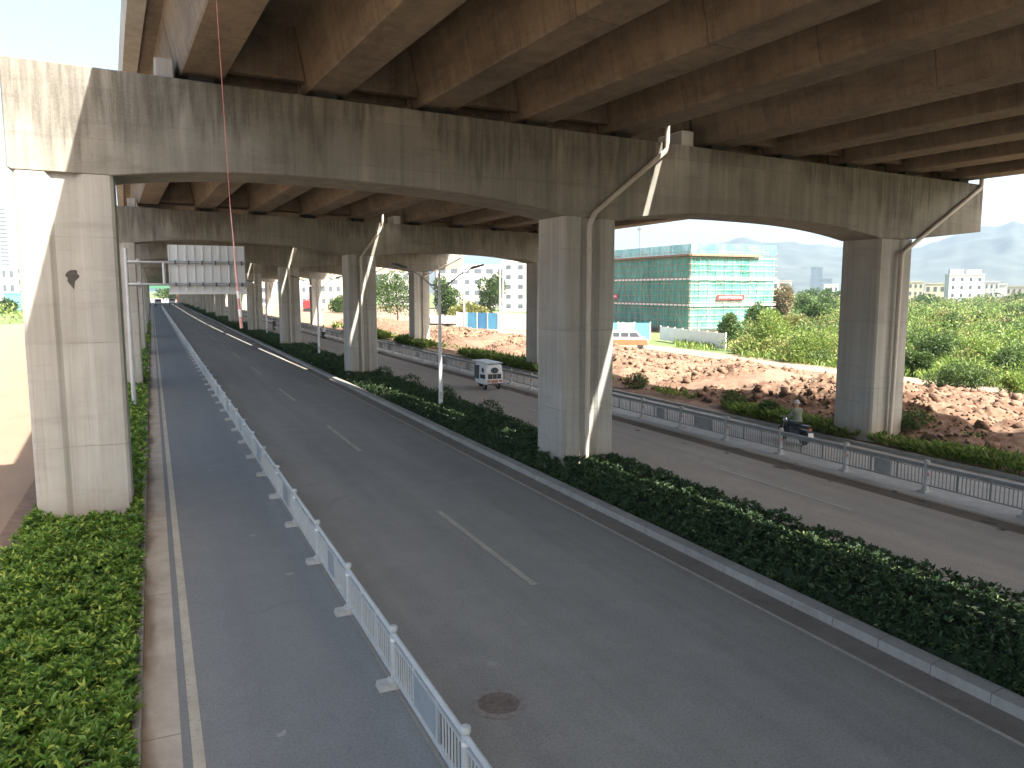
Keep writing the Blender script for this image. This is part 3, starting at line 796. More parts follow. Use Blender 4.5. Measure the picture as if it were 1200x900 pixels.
# ------------------------------------------------------------------ planting
def hedge_left():
    arrs = []; 
    # wide bed in front of the near pier
    def scatter(x0, x1, y0, y1, dens):
        n = int((x1-x0)*(y1-y0)*dens); return np.stack([rng.uniform(x0, x1, n), rng.uniform(y0, y1, n)], 1)
    P = np.concatenate([scatter(-4.0, -.62, 5, 22.0, 120), scatter(-.72, -.5, 5, 22, 80), scatter(-.70, -.55, 22, 24, 60), scatter(-3.4, -2.75, 21.5, 24.5, 60)])
    # broken left edge
    edge = np.array([-3.05 - .35*mnoise.noise(Vector((0, p[1]*.35, 2.))) - .25*mnoise.noise(Vector((3, p[1]*1.3, 2.))) - .05*max(0, 18-p[1]) for p in P])
    P = P[P[:, 0] > edge]
    P = P[~((P[:, 0] > -2.8) & (P[:, 0] < -.70) & (P[:, 1] > 21.9))]
    z = np.array([.50 + .20*mnoise.noise(Vector((p[0]*1.2, p[1]*1.2, 0))) + .20*mnoise.noise(Vector((p[0]*2.7, p[1]*2.7, 4))) for p in P])
    top = np.column_stack([P, z + rng.uniform(-.16, .05, len(P))])
    up = np.column_stack([rng.normal(0, .33, len(P)), rng.normal(0, .33, len(P)), np.ones(len(P))]); up /= np.linalg.norm(up, axis=1, keepdims=True)
    arrs.append(rosettes(top, up, 10, .145, .058))
    low = np.column_stack([P, z - rng.uniform(.12, .3, len(P))])
    arrs.append(rosettes(low, up, 5, .15, .055))
    # narrower strip beyond the first pier
    P2 = np.concatenate([scatter(-2.9, -.50, 24, 60, 26), scatter(-2.6, -.5, 60, 160, 9)])
    z2 = .5 + rng.uniform(-.2, .1, len(P2))
    P2 = np.column_stack([P2, z2]); P2 = P2[~((P2[:, 0] > -2.8) & (P2[:, 0] < -.7) & (np.abs((P2[:, 1] - 23) % 30 - 15) > 14.0))]
    up2 = np.tile([[0., 0, 1.]], (len(P2), 1)) + rng.normal(0, .3, (len(P2), 3)); up2 /= np.linalg.norm(up2, axis=1, keepdims=True)
    arrs.append(rosettes(P2, up2, 7, .24, .09))
    co, tr = join(arrs)
    o = array_mesh('hedge', co, tr, 'leaf_bed')
    return tag(o, 'bright green leafy hedge in the left bed around the near pier and along the kerb', 'hedge')
hedge_left()
def stems(name, x0, x1, y0, y1, n, h):
    pass
def hedge_median():
    arrs = []
    def band(y0, y1, dens, L, W, nl):
        n = int((y1-y0)*3.3*dens)
        u = rng.uniform(0, 1, n); y = rng.uniform(y0, y1, n)
        # section: front face 11.45..11.7 up to the top, top to 13.9, then down
        x = np.where(u < .22, 11.48 + .30*(u/.22), 11.78 + (u-.22)/.70*2.15); x = np.where(u > .92, 13.95 + rng.uniform(-.05, .2, n), x)
        nz = np.array([mnoise.noise(Vector((a*1.1, q*1.1, 9.))) for a, q in zip(x, y)]); nz2 = np.array([mnoise.noise(Vector((a*3, q*3, 2.))) for a, q in zip(x, y)])
        z = .62 + .12*nz + .08*nz2
        z = np.where(u < .22, .15 + (u/.22)*(z - .15) , z); z = np.where(u > .92, rng.uniform(.15, .6, n), z)
        pts = np.column_stack([x + .05*nz2, y, z + rng.uniform(-.10, .05, n)])
        up = np.column_stack([np.where(u < .22, -.8, np.where(u > .92, .8, 0)), np.zeros(n), np.where((u < .22) | (u > .92), .6, 1.)]) + rng.normal(0, .35, (n, 3))
        up /= np.linalg.norm(up, axis=1, keepdims=True)
        inside = (x > 11.9) & (x < 13.9) & (np.abs((y - 22.95) % 30 - 15) > 14.05)
        arrs.append(rosettes(pts[~inside], up[~inside], nl, L, W))
    band(3, 24, 75, .13, .05, 8); band(24, 55, 40, .15, .06, 7); band(55, 120, 13, .24, .10, 7); band(120, 330, 4, .42, .18, 6)
    co, tr = join(arrs)
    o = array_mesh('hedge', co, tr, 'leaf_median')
    return tag(o, 'long dark green clipped hedge filling the kerbed median under the viaduct', 'hedge')
hm = hedge_median()
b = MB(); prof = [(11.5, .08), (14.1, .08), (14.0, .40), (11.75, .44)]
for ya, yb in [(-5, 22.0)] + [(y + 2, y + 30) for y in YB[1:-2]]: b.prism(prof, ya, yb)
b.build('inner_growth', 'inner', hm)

def shrub(name, lobes, n, L, mat, label, cat, group=None, stem=None, inner=True):
    """a thing of leaves and a few stems; lobes in world coordinates"""
    x, y = lobes[0][0], lobes[0][1]
    t = thing(name, (x, y, 0), label, cat, group)
    p, u = crown_points(n, lobes); p[:, 2] = np.maximum(p[:, 2], .05)
    d = u + rng.normal(0, .6, u.shape); d[:, 2] += .25
    co, tr = leaves_arrays(p, d, L * rng.uniform(.7, 1.3, n), L * .45 * rng.uniform(.7, 1.3, n))
    o = array_mesh('foliage', co - np.array([x, y, 0]), tr, mat, parent=t)
    b = MB(); zc = lobes[0][2]
    if stem: 
        r = stem
        b.tube([(x, y, -.05), (x + .05, y, zc*.5), (x, y + .04, zc)], [r, r*.8, r*.5], 7)
    else: r = .04
    for q in lobes[:7]:
        base = (x + R.uniform(-.1, .1), y + R.uniform(-.1, .1), (zc*.45 if stem else 0))
        m_ = ((base[0]+q[0])/2 + R.uniform(-.1, .1)*q[3], (base[1]+q[1])/2, base[2] + (q[2]-base[2])*.6)
        b.tube([base, m_, (q[0], q[1], q[2] + q[5]*.4)], [r*.6, r*.45, r*.15], 5)
    b.build('trunk' if stem else 'stems', 'bark', t)
    return t
def lobes_round(x, y, z, rx, ry, rz, k, spread=.6):
    L = [(x, y, z, rx*.8, ry*.8, rz*.8)]
    for i in range(k):
        a = R.uniform(0, 2*math.pi); s = R.uniform(.3, 1)*spread
        f = R.uniform(.32, .6)
        L.append((x + rx*s*math.cos(a), y + ry*s*math.sin(a), z + rz*R.uniform(-.45, .75)*spread*1.1, rx*f, ry*f, rz*f))
    return L
# clipped balls standing in the median
for i, (x, y, r) in enumerate([(13.8, 32.5, .62), (13.7, 38.2, .6), (13.6, 44.0, .72), (13.7, 50.2, .6), (13.5, 60.5, .7), (13.6, 75, .7), (13.4, 90, .75), (13.4, 128, .8), (13.3, 150, .8)]):
    shrub('round_shrub', [(x, y, .62, r, r, r*.85)], 900 if i < 4 else 420, .11 if i < 4 else .2, 'leaf_median',
          ['dark clipped ball shrub in the median just before the nearest lamp', 'dark clipped ball shrub in the median just past the nearest lamp',
           'largest dark ball shrub in front of the second bent', 'dark ball shrub at the foot of the second middle pier',
           'dark ball shrub in the median just past the second bent', 'dark ball shrub between the second and third bents', 'dark ball shrub just past the third bent',
           'small dark ball shrub past the fourth bent', 'small dark ball shrub past the fifth bent'][i], 'shrub', 'clipped ball shrubs in the median')

# grass and weeds on the verge in front of the soil
def verge():
    n = 26000
    y = rng.uniform(3, 130, n)**1.0; y = 3 + 127 * rng.uniform(0, 1, n)**1.5
    x = 25.6 + np.abs(rng.normal(0, .75, n))
    dens = np.array([mnoise.noise(Vector((a*.4, q*.16, 1.))) for a, q in zip(x, y)])
    far_ = np.clip((y - 20) / 40, 0, 1)
    keep = (dens + far_*.25 > .12) & ~((x > 25.8) & (x < 27.9) & (np.abs((y - 22.95) % 30 - 15) > 14.05))
    x, y, dens = x[keep], y[keep], dens[keep]; n = len(x)
    hgt = .22 + .35*np.clip(dens, 0, 1) + .25*np.clip((y-25)/40, 0, 1)
    c = np.column_stack([x, y, .06 + rng.uniform(0, 1, n)*hgt])
    d = np.column_stack([rng.normal(0, .5, n), rng.normal(0, .5, n), rng.uniform(.3, 1.2, n)])
    co, tr = leaves_arrays(c, d, (.22 + .004*y) * rng.uniform(.6, 1.3, n), (.06 + .0012*y))
    return tag(array_mesh('verge_weeds', co, tr, 'leaf_field'), kind='stuff')
verge()
# leafy bushes at the verge
VB = [(26.4, 28.2, .5, .6, .55, 'small green bush on the verge behind the fence, left of the rider'),
      (28.7, 21.8, .55, .9, .6, 'dark green bush beside the foot of the near right pier'),
      (27.2, 31.5, .45, .7, .5, 'low weedy bush on the verge beside the soil heap'),
      (27.3, 48.0, .55, .9, .6, 'bush on the verge right of the white three-wheeler'),
      (28.9, 19.3, .3, .45, .3, 'small weed clump on red soil near the right pier'),
      (27.0, 40.5, .5, .8, .6, 'low dark bush on the verge left of the middle pier')]
for x, y, z, r, h, lab in VB:
    shrub('verge_bush', lobes_round(x, y, z, r, r, h, 5, .8), 900, .15, 'leaf_tree', lab, 'bush', 'bushes on the verge')

# overgrown field on the right: one mass, plus trees one can tell apart
def field():
    arrs = [[], [], []]
    n = 1700; k = 0
    while k < n:
        dist = 42 + 300 * R.random()**1.9; a = R.uniform(math.radians(41.0), math.radians(66))
        x, y = dist*math.sin(a), dist*math.cos(a)
        if x < (48.9 if y < 50 else 50.5): continue
        if 66 < x < 90 and y > 84: continue
        v = mnoise.noise(Vector((x*.045, y*.045, 0))); v2 = mnoise.noise(Vector((x*.12, y*.12, 5)))
        if v + .4*v2 < -.30: continue
        k += 1
        s = (.45 + 1.2*R.random()**2 + max(0, v)*2.2) * (1 + dist/320)
        hgt = s * R.uniform(.6, 1.15) * (1.6 if R.random() > .9 and dist < 110 else 1); m = int(min(260, (60 + 90*s) if dist < 130 else (40 + 40*s)))
        p, u = crown_points(m, [(x, y, hgt*.5, s, s, hgt*.6), (x + s*R.uniform(-.9, .9), y + R.uniform(-1, 1)*s, hgt*.35, s*.65, s*.65, hgt*.45), (x + s*R.uniform(-.6, .6), y + R.uniform(-.6, .6)*s, hgt*.95, s*.4, s*.4, hgt*.35)])
        p[:, 2] = np.maximum(p[:, 2], .05)
        d = u + rng.normal(0, .7, u.shape); d[:, 2] += .4
        L = (.13 + dist*.0022)
        c = v2 + R.gauss(0, .22)
        arrs[1 if c < -.12 else (2 if c > .30 else 0)].append(leaves_arrays(p, d, L*rng.uniform(.6, 1.3, m), L*.42*rng.uniform(.6, 1.3, m)))
    # tall grass between the shrubs
    m = 60000; dist = 44 + 130*rng.uniform(0, 1, m)**1.7; a = rng.uniform(math.radians(36.5), math.radians(66), m)
    x, y = dist*np.sin(a), dist*np.cos(a); keep = (x > np.where(a > math.radians(41), 48.6, 50.8)) & ~((x > 66) & (x < 88) & (y > 86)) & ((a > math.radians(40.8)) | (y > 64))
    x, y, dist = x[keep], y[keep], dist[keep]; m = len(x)
    d = np.column_stack([rng.normal(0, .35, m), rng.normal(0, .35, m), np.ones(m)])
    arrs[0].append(leaves_arrays(np.column_stack([x, y, np.zeros(m)]), d, rng.uniform(.3, .9, m), .05 + .0012*dist))
    cos = []; trs = []; mi = []; o = 0
    for q, ar in enumerate(arrs):
        co, tr = join(ar); cos.append(co); trs.append(tr + o); mi.append(np.full(len(tr), q)); o += len(co)
    return tag(array_mesh('field_growth', np.concatenate(cos), np.concatenate(trs), ['leaf_field', 'leaf_tree', 'leaf_yellow'], np.concatenate(mi)), kind='stuff')
field()
def pos_px(px, y_foot):
    """ground point under photo pixel (px, y_foot)"""
    f = Vector((math.sin(YAW)*math.cos(PITCH), math.cos(YAW)*math.cos(PITCH), -math.sin(PITCH))); r = Vector((math.cos(YAW), -math.sin(YAW), 0)); u = r.cross(f)
    d = f + r*((px-600)/913.) + u*((450-y_foot)/913.); t_ = -H/d.z
    return d.x*t_, d.y*t_, math.hypot(d.x, d.y)*t_
TREES = [  # photo column, foot row, width px, height px, material, kind, label
    (851, 405, 26, 36, 'leaf_tree', 1, 'narrow dark bush standing in front of the green scaffolded building'),
    (905, 415, 60, 55, 'leaf_field', 0, 'broad bright bush beside the dirt track, left of the near right pier'),
    (950, 424, 56, 42, 'leaf_field', 0, 'low wide bright bush touching the near right pier'),
    (880, 392, 16, 30, 'leaf_tree', 1, 'slender dark sapling right of the scaffolded building'),
    (915, 385, 26, 48, 'leaf_dry', 1, 'brownish leafy tree behind the bright bushes, right of the scaffolding'),
    (940, 378, 22, 34, 'leaf_tree', 1, 'small dark round tree left of the near right pier, behind the bushes'),
    (968, 372, 26, 30, 'leaf_tree', 0, 'hazy bush close left of the near right pier'),
    (1076, 440, 34, 30, 'leaf_tree', 0, 'dark bush just right of the near right pier'),
    (1125, 458, 64, 34, 'leaf_tree', 0, 'dark spreading bush at the edge of the dirt track on the right'),
    (1192, 463, 34, 26, 'leaf_field', 0, 'green bush at the right end of the dirt track'),
    (1105, 385, 26, 20, 'leaf_yellow', 0, 'yellow-green bush rising from the middle of the field'),
    (1170, 395, 40, 22, 'leaf_dry', 0, 'olive bush on the field at the far right'),
    (1085, 362, 34, 16, 'leaf_tree', 0, 'wide tree below the cream houses'),
    (1140, 360, 46, 12, 'leaf_tree', 0, 'dark tree line clump below the white tower block'),
    (1190, 362, 30, 18, 'leaf_tree', 0, 'dark tree at the far right edge below the mountain'),
    (905, 358, 26, 20, 'leaf_tree', 0, 'hazy dark tree beside the far pale houses'),
    (945, 360, 34, 24, 'leaf_tree', 0, 'hazy spreading tree in front of the distant tower'),
    (975, 358, 20, 18, 'leaf_tree', 0, 'hazy tree touching the near right pier high up'),
    (466, 377, 58, 56, 'leaf_tree', 1, 'large round green tree between the second and third right piers'),
    (433, 368, 32, 54, 'leaf_tree', 1, 'dark tall tree right of the second middle pier'),
    (522, 372, 32, 46, 'leaf_tree', 1, 'tree beside the third right pier in front of the white factory'),
    (548, 376, 46, 24, 'leaf_yellow', 0, 'yellow-green bush behind the blue site hoarding'),
    (574, 372, 30, 46, 'leaf_tree', 1, 'slim tree between the two white site poles'),
    (617, 362, 26, 36, 'leaf_tree', 1, 'green tree just left of the near middle pier'),
    (398, 366, 24, 20, 'leaf_tree', 0, 'green bush left of the second middle pier'),
    (150, 352, 34, 14, 'leaf_tree', 0, 'dark far tree closing the view left of the road end'),
    (205, 351, 44, 15, 'leaf_tree', 0, 'dark far trees closing the view behind the road end'),
    (1095, 425, 46, 40, 'leaf_tree', 0, 'large dark bush in the field a little right of the near right pier'),
    (1150, 425, 50, 30, 'leaf_field', 0, 'wide bright bush in the middle of the right field'),
    (1180, 440, 40, 34, 'leaf_tree', 0, 'dark green bush near the dirt track, far right of the picture'),
    (1112, 402, 26, 32, 'leaf_tree', 1, 'small round-crowned tree standing alone in the right field'),
    (1088, 398, 20, 26, 'leaf_yellow', 0, 'pale green bush close right of the pier, half way up the field'),
    (1145, 388, 30, 22, 'leaf_tree', 0, 'dark bush below the white tower block'),
    (1185, 378, 28, 20, 'leaf_tree', 0, 'dark bush at the right picture edge, upper field'),
    (925, 398, 34, 34, 'leaf_yellow', 0, 'yellowish tall scrub behind the bright bushes'),
    (955, 392, 30, 34, 'leaf_tree', 1, 'leafy tree with visible stem beside the near right pier'),
    (893, 400, 26, 40, 'leaf_tree', 1, 'leaning dark tree at the right corner of the scaffolding'),
    (8, 367, 22, 18, 'leaf_tree', 0, 'dark bush at the left edge beyond the dirt lot'),
]
for px, yf, wpx, hpx, mt, kind, lab in TREES:
    x, y, dist = pos_px(px, yf)
    if dist > 900:
        dist = 420 + R.uniform(-60, 60); x, y, _ = far(px, dist)
    sc = math.cos(math.atan((px-600)/919.6)); mpp = dist*sc/913.
    w = wpx*mpp/2; h = hpx*mpp
    if kind == 1: lb = lobes_round(x, y, h*.52, w, w, h*.50, 10, .85)
    else: lb = lobes_round(x, y, h*.42, w, w*.9, h*.52, 8, .85)
    L = max(.18, 2.8*mpp)
    shrub('tree' if kind == 1 else 'bush', lb, int(4200 if wpx*hpx > 900 else 1800), L, mt, lab, 'tree' if kind == 1 else 'bush', stem=max(.08, h*.02) if kind == 1 else None)
# left far growth
def left_growth():
    arrs = []
    for k in range(260):
        y = R.uniform(172, 330); x = R.uniform(-75, -9) - (y-170)*.05
        s = R.uniform(1.2, 2.6); m = 26
        p, u = crown_points(m, [(x, y, s*.5, s*1.3, s*1.3, s*.6)]); p[:, 2] = np.maximum(p[:, 2], .05)
        arrs.append(leaves_arrays(p, u + rng.normal(0, .6, u.shape) + [0, 0, .4], .8*rng.uniform(.6, 1.3, m), .4*rng.uniform(.6, 1.3, m)))
    co, tr = join(arrs); return tag(array_mesh('far_weeds', co, tr, 'leaf_field'), kind='stuff')
left_growth()

# ------------------------------------------------------------------ buildings
def building(name, label, px, dist, wpx, hpx, floors, cols, wall, depth=.6, glass='glass_pale', turn=0., roof=None, win=.5, extra=None, cat='building', zoff=0, winh=.45):
    x, y, a = far(px, dist)
    mpp = dist*math.cos(math.atan((px-600)/919.6))/913.
    w = wpx*mpp; h = hpx*mpp + H*0 ; d = w*depth
    t = thing(name, (x, y, 0), label, cat, rz=-a + turn, local=True)
    body = MB().box(-w/2, w/2, 0, d, -.2, h).build('wall', wall, t)
    MB().box(-w/2 - .15, w/2 + .15, -.15, d + .15, h, h + .5).build('roof', roof or wall, t)
    if cols:
        cw = w/cols; fh = h/floors
        proto = None
        for fl in range(floors):
            for c in range(cols):
                X = -w/2 + cw*(c+.5); Z = fh*(fl+.5)
                if proto is None:
                    b = MB(); b.box(-cw*win/2, cw*win/2, -.06, .04, -fh*winh/2, fh*winh/2); proto = b.build('window', glass, t, loc=(0,0,0))
                    proto.location = (X, 0, Z)
                else:
                    o = proto.copy(); COL.objects.link(o); o.parent = t; o.location = (X, 0, Z)
        proto2 = None
        nc = max(1, int(cols*depth))
        if turn and nc*floors + cols*floors <= 100:
            cw2 = d/nc; sx = w/2 if turn > 0 else -w/2
            for fl in range(floors):
                for c in range(nc):
                    Y = cw2*(c+.5); Z = fh*(fl+.5)
                    b = MB(); b.box(sx - .05, sx + .05, Y - cw2*win/2, Y + cw2*win/2, Z - fh*winh/2, Z + fh*winh/2) if proto2 is None else None
                    if proto2 is None: proto2 = b.build('window', glass, t, loc=(0,0,0)); base = (Y, Z)
                    else:
                        o = proto2.copy(); COL.objects.link(o); o.parent = t; o.location = (0, Y - base[0], Z - base[1])
    return t
# (height px measured from the ground line: horizon row 340 plus the drop of the camera height)
def hp(ytop, dist, px): return (340 - ytop) + H/(dist*math.cos(math.atan((px-600)/919.6))/913.)
def bld(name, label, px, dist, wpx, ytop, *a, **k): return building(name, label, px, dist, wpx, hp(ytop, dist, px), *a, **k)
# left of the near pier
bld('apartment_tower', 'tall white apartment tower with a dark strip of balconies, left edge', 9, 520, 26, 246, 24, 1, 'wall_white', .7, win=.32, winh=.55)
bld('apartment_tower', 'pale cream apartment tower behind the left pier', 27, 560, 16, 250, 24, 2, 'wall_cream', .8, win=.35, winh=.4)
bld('house_block', 'low grey-white house block below the towers at the left edge', 6, 300, 22, 313, 3, 3, 'wall_grey', .5)
bld('house_block', 'low white house block with dark windows beside the left pier', 26, 290, 15, 311, 4, 1, 'wall_white', .7, win=.4)
bld('blue_shed', 'long low pale blue shed at the edge of the left weeds', 20, 275, 26, 345, 1, 0, 'skyblue', .4)
# factory seen between the second and third bents
bld('factory_building', 'long white factory building with rows of windows behind the site', 560, 260, 96, 312, 4, 7, 'wall_white', .35, turn=.12, win=.62)
bld('factory_building', 'taller white factory end block left of the near middle pier', 603, 232, 28, 308, 5, 2, 'wall_white', .8, turn=-.1, win=.4)
bld('factory_building', 'white low block with red roof edge behind the big round tree', 470, 330, 44, 318, 3, 4, 'wall_white', .4, roof='roof_red')
bld('dormitory_block', 'cream dormitory block with square windows left of the second middle pier', 392, 300, 34, 318, 3, 4, 'wall_cream', .5)
bld('dormitory_block', 'pale dormitory block with window bands seen between two lamps', 356, 310, 22, 320, 3, 3, 'wall_white', .5)
bld('dormitory_block', 'far pale block seen between the third and fourth middle piers', 314, 330, 20, 322, 3, 2, 'wall_white', .5)
# right hand town
bld('house_block', 'cream house block right of the near right pier', 1073, 380, 16, 331, 3, 3, 'wall_cream', .6, win=.4)
bld('house_block', 'cream flat-roofed house block left of the white tower block', 1096, 390, 22, 333, 2, 3, 'wall_cream', .5, win=.45)
t = bld('tower_block', 'white tower block with two roof tanks below the mountain', 1132, 330, 36, 323, 4, 4, 'wall_white', .7, turn=.2, win=.28, winh=.4)
mpp = 330*math.cos(math.atan((1132-600)/919.6))/913.
for s_ in (-1, 1):
    MB().box(s_*9.2*mpp - 7*mpp, s_*9.2*mpp + 7*mpp, 2, 6, hp(323, 330, 1132)*mpp + .5, hp(316, 330, 1132)*mpp).build('roof_tank', 'wall_white', t)
bld('house_block', 'white house block with small windows right of the white tower block', 1159, 345, 20, 331, 3, 4, 'wall_white', .6, win=.3)
bld('house_block', 'blank pale block in the row below the mountain', 1173, 352, 12, 334, 2, 0, 'wall_white', .6)
bld('house_block', 'cream houses at the far right under the mountain', 1192, 400, 22, 336, 2, 4, 'wall_pink', .5, win=.35)
bld('house_block', 'pale distant house row right of the scaffolded building', 905, 480, 14, 329, 2, 2, 'wall_white', .5)
bld('house_block', 'pink-grey distant block with dark centre', 920, 500, 14, 330, 3, 1, 'wall_pink', .5, win=.6)
bld('house_block', 'white distant block behind the hazy trees', 974, 450, 16, 334, 2, 3, 'wall_white', .5, win=.4)
bld('distant_tower', 'hazy blue distant tower left of the near right pier', 956, 1150, 13, 314, 8, 2, 'wall_blue', .8, win=.4)
bld('distant_tower', 'lower hazy blue block beside the distant tower', 966, 1100, 16, 327, 4, 2, 'wall_blue', .6, win=.4)

# scaffolded building under green net
def scaffold():
    X0, X1, YA, YB_, Ht = 69.3, 84.6, 90.3, 121, 11.6
    t = thing('scaffolded_building', ((X0+X1)/2, YA, 0), 'building under construction wrapped in green safety net and scaffolding', 'building site')
    for z in (0, 3.6, 7.2, 10.8): MB().box(X0 + 1.2, X1 - 1.2, YA + 1.2, YB_ - 1.2, z, z + .35).build('floor_slab', 'pier', t)
    for i in range(5):
        for j in range(8):
            xx = X0 + 1.6 + i*(X1-X0-3.2)/4; yy = YA + 1.6 + j*(YB_-YA-3.2)/7
            MB().box(xx-.3, xx+.3, yy-.3, yy+.3, .35, 10.8).build('column', 'pier', t)
    b = MB(); b.box(X0 + 1.3, X1 - 1.3, YA + 1.35, YA + 1.5, .36, 10.7); b.box(X0 + 1.35, X0 + 1.5, YA + 1.6, YB_ - 1.5, .36, 10.7); b.build('infill_wall', 'wall_grey', t)
    def net(name, pts_a, pts_b, z0, z1):
        # gently billowing sheet
        nx, nz = 40, 12; vs_ = []; fs = []
        for i in range(nx+1):
            for j in range(nz+1):
                f = i/nx; z = z0 + (z1-z0)*j/nz
                x = pts_a[0] + (pts_b[0]-pts_a[0])*f; y = pts_a[1] + (pts_b[1]-pts_a[1])*f
                nrm = Vector((pts_b[1]-pts_a[1], -(pts_b[0]-pts_a[0]), 0)).normalized()
                w = .12*mnoise.noise(Vector((f*9, z*.6, len(name)))) 
                vs_.append((x + nrm.x*w, y + nrm.y*w, z))
        for i in range(nx):
            for j in range(nz): fs.append((i*(nz+1)+j, (i+1)*(nz+1)+j, (i+1)*(nz+1)+j+1, i*(nz+1)+j+1))
        return MB().add(vs_, fs).build('safety_net', 'net', t)
    net('a', (X0, YA), (X1, YA), .6, 10.9); net('bb', (X0, YB_), (X0, YA), .6, 10.9)
    net('ccc', (X0-.2, YA-.2), (X1, YA-.2), 11.3, 12.7); net('dddd', (X0-.2, YB_), (X0-.2, YA-.2), 11.3, 12.6)
    for face in (0, 1):
        b = MB(); L = X1 - X0 if face == 0 else YB_ - YA
        def P(u, o, z): return (X0 + u, YA - o, z) if face == 0 else (X0 - o, YA + u, z)
        u = 0
        while u <= L + .01:
            b.tube([P(u, .15, 0), P(u, .15, 12.8)], .045, 4); b.tube([P(u, -.75, 0), P(u, -.75, 12.0)], .04, 4); u += 1.5
        for z in [.8 + .9*q for q in range(13)]: b.tube([P(-.4, .18, z), P(L+.4, .18, z)], .04, 4)
        b.build('scaffold_frame', 'bamboo', t)
        b = MB(); u = 1.0
        while u < L - 4:
            b.tube([P(u, .22, .5), P(u + 4.2, .22, 6.0)], .032, 4); b.tube([P(u + 5.2, .22, 6.2), P(u + 1, .22, 11.2)], .032, 4); u += 5.6
        b.build('diagonal_brace', 'bamboo', t)
        for z in (3.9, 7.6):
            A = P(-.3, .24, 0); C = P(L + .3, .28, 0)
            MB().box(min(A[0], C[0]), max(A[0], C[0]), min(A[1], C[1]), max(A[1], C[1]), z, z + .26).build('toe_board', 'toe', t)
        b = MB(); q = sorted((P(-.3, .5, 0)[0], P(L - 3, -1., 0)[0])); r_ = sorted((P(-.3, .5, 0)[1], P(L - 3, -1., 0)[1]))
        b.box(q[0], q[1], r_[0], r_[1], 10.95 + face*.004, 11.25 - face*.004)
        b.build('formwork_deck', 'timber', t)
        us = (4.5, 9.5) if face == 0 else (18.5, 23.5)
        b = MB(); A = P(us[0], .30, 4.9); C = P(us[1], .34, 5.6)
        b.box(min(A[0], C[0]), max(A[0], C[0]), min(A[1], C[1]), max(A[1], C[1]), 4.75, 5.5)
        bn = b.build('banner', 'red', t)
        n = 9
        for i in range(n):
            u = us[0] + .35 + i*(us[1]-us[0]-.7)/n; k0, k1 = R.uniform(.03, .06), R.uniform(.30, .37)
            # one pale character: an outline joined into a single ribbon
            prof = [(u, 4.93), (u + k0, 4.93), (u + k0, 5.06), (u + k1, 5.06), (u + k1, 4.95), (u + .40, 4.95), (u + .40, 5.11), (u + k1 - .06, 5.11), (u + k1 - .06, 5.24), (u + .38, 5.24), (u + .38, 5.29), (u + .02, 5.29), (u + .02, 5.24), (u + k0, 5.24), (u + k0, 5.13), (u, 5.13)]
            f0 = [P(a_, .342, b_) for a_, b_ in prof]; f1 = [P(a_, .362, b_) for a_, b_ in prof]
            MB().loft([f0, f1]).build('letter', 'white', bn)
    b = MB(); b.tube([(X0 + 2, YA + 16, 11), (X0 + 2, YA + 16, 16.2)], .05, 5); b.box(X0 + 1.7, X0 + 2.3, YA + 15.9, YA + 16.1, 15.6, 16.0); b.build('mast', 'steel_dark', t)
scaffold()

# site hoarding, poles, vehicles on the site
def hoarding(label, p0, p1, h, mats, step=2.0):
    d = Vector((p1[0]-p0[0], p1[1]-p0[1], 0)); L = d.length; ang = math.atan2(d.y, d.x)
    t = thing('site_hoarding', (p0[0], p0[1], 0), label, 'hoarding', rz=ang, local=True)
    n = int(L/step)
    for i in range(n):
        MB().box(i*step + .06, (i+1)*step - .06, -.03, .03, .1, h).build('panel', mats[i % len(mats)], t)
        MB().box(i*step - .06, i*step + .06, -.06, .06, 0, h + .12).build('post', 'white', t)
    MB().box(n*step - .06, n*step + .06, -.06, .06, 0, h + .12).build('post', 'white', t)
hoarding('sky blue and white hoarding below the scaffolded building', (49.0, 84.5), (57.2, 80.6), 2.1, ['skyblue', 'skyblue', 'white'])
hoarding('white boundary hoarding stepping down beside the grass', (56.6, 79.4), (53.4, 63.0), 1.7, ['white'])
x, y, _ = pos_px(512, 385)
hoarding('blue and white hoarding in front of the white factory', (44.5, 118), (56, 100), 2.6, ['white', 'skyblue', 'blue', 'skyblue', 'white', 'white'])
hoarding('low white site fence right of the blue hoarding', (54, 96), (58, 86), 1.8, ['white'])
for px, yf, ytop, lab in ((544, 389, 312, 'tall white site pole in front of the factory, left one'), (586, 391, 308, 'tall white pole right of the slim tree'), (589.5, 389, 314, 'slimmer white pole close behind the taller one')):
    x, y, dist = pos_px(px, yf); mpp = dist*math.cos(math.atan((px-600)/919.6))/913.
    hgt = (yf - ytop)*mpp
    t = thing('site_pole', (x, y, 0), lab, 'pole')
    MB().lathe([(.32, 0), (.32, .25), (.24, .3)], (x, y, 0), 10).build('base', 'foot', t)
    MB().tube([(x, y, 0), (x, y, hgt*.6), (x, y, hgt)], [.2, .17, .12], 8).build('shaft', 'steel', t, smooth=True)
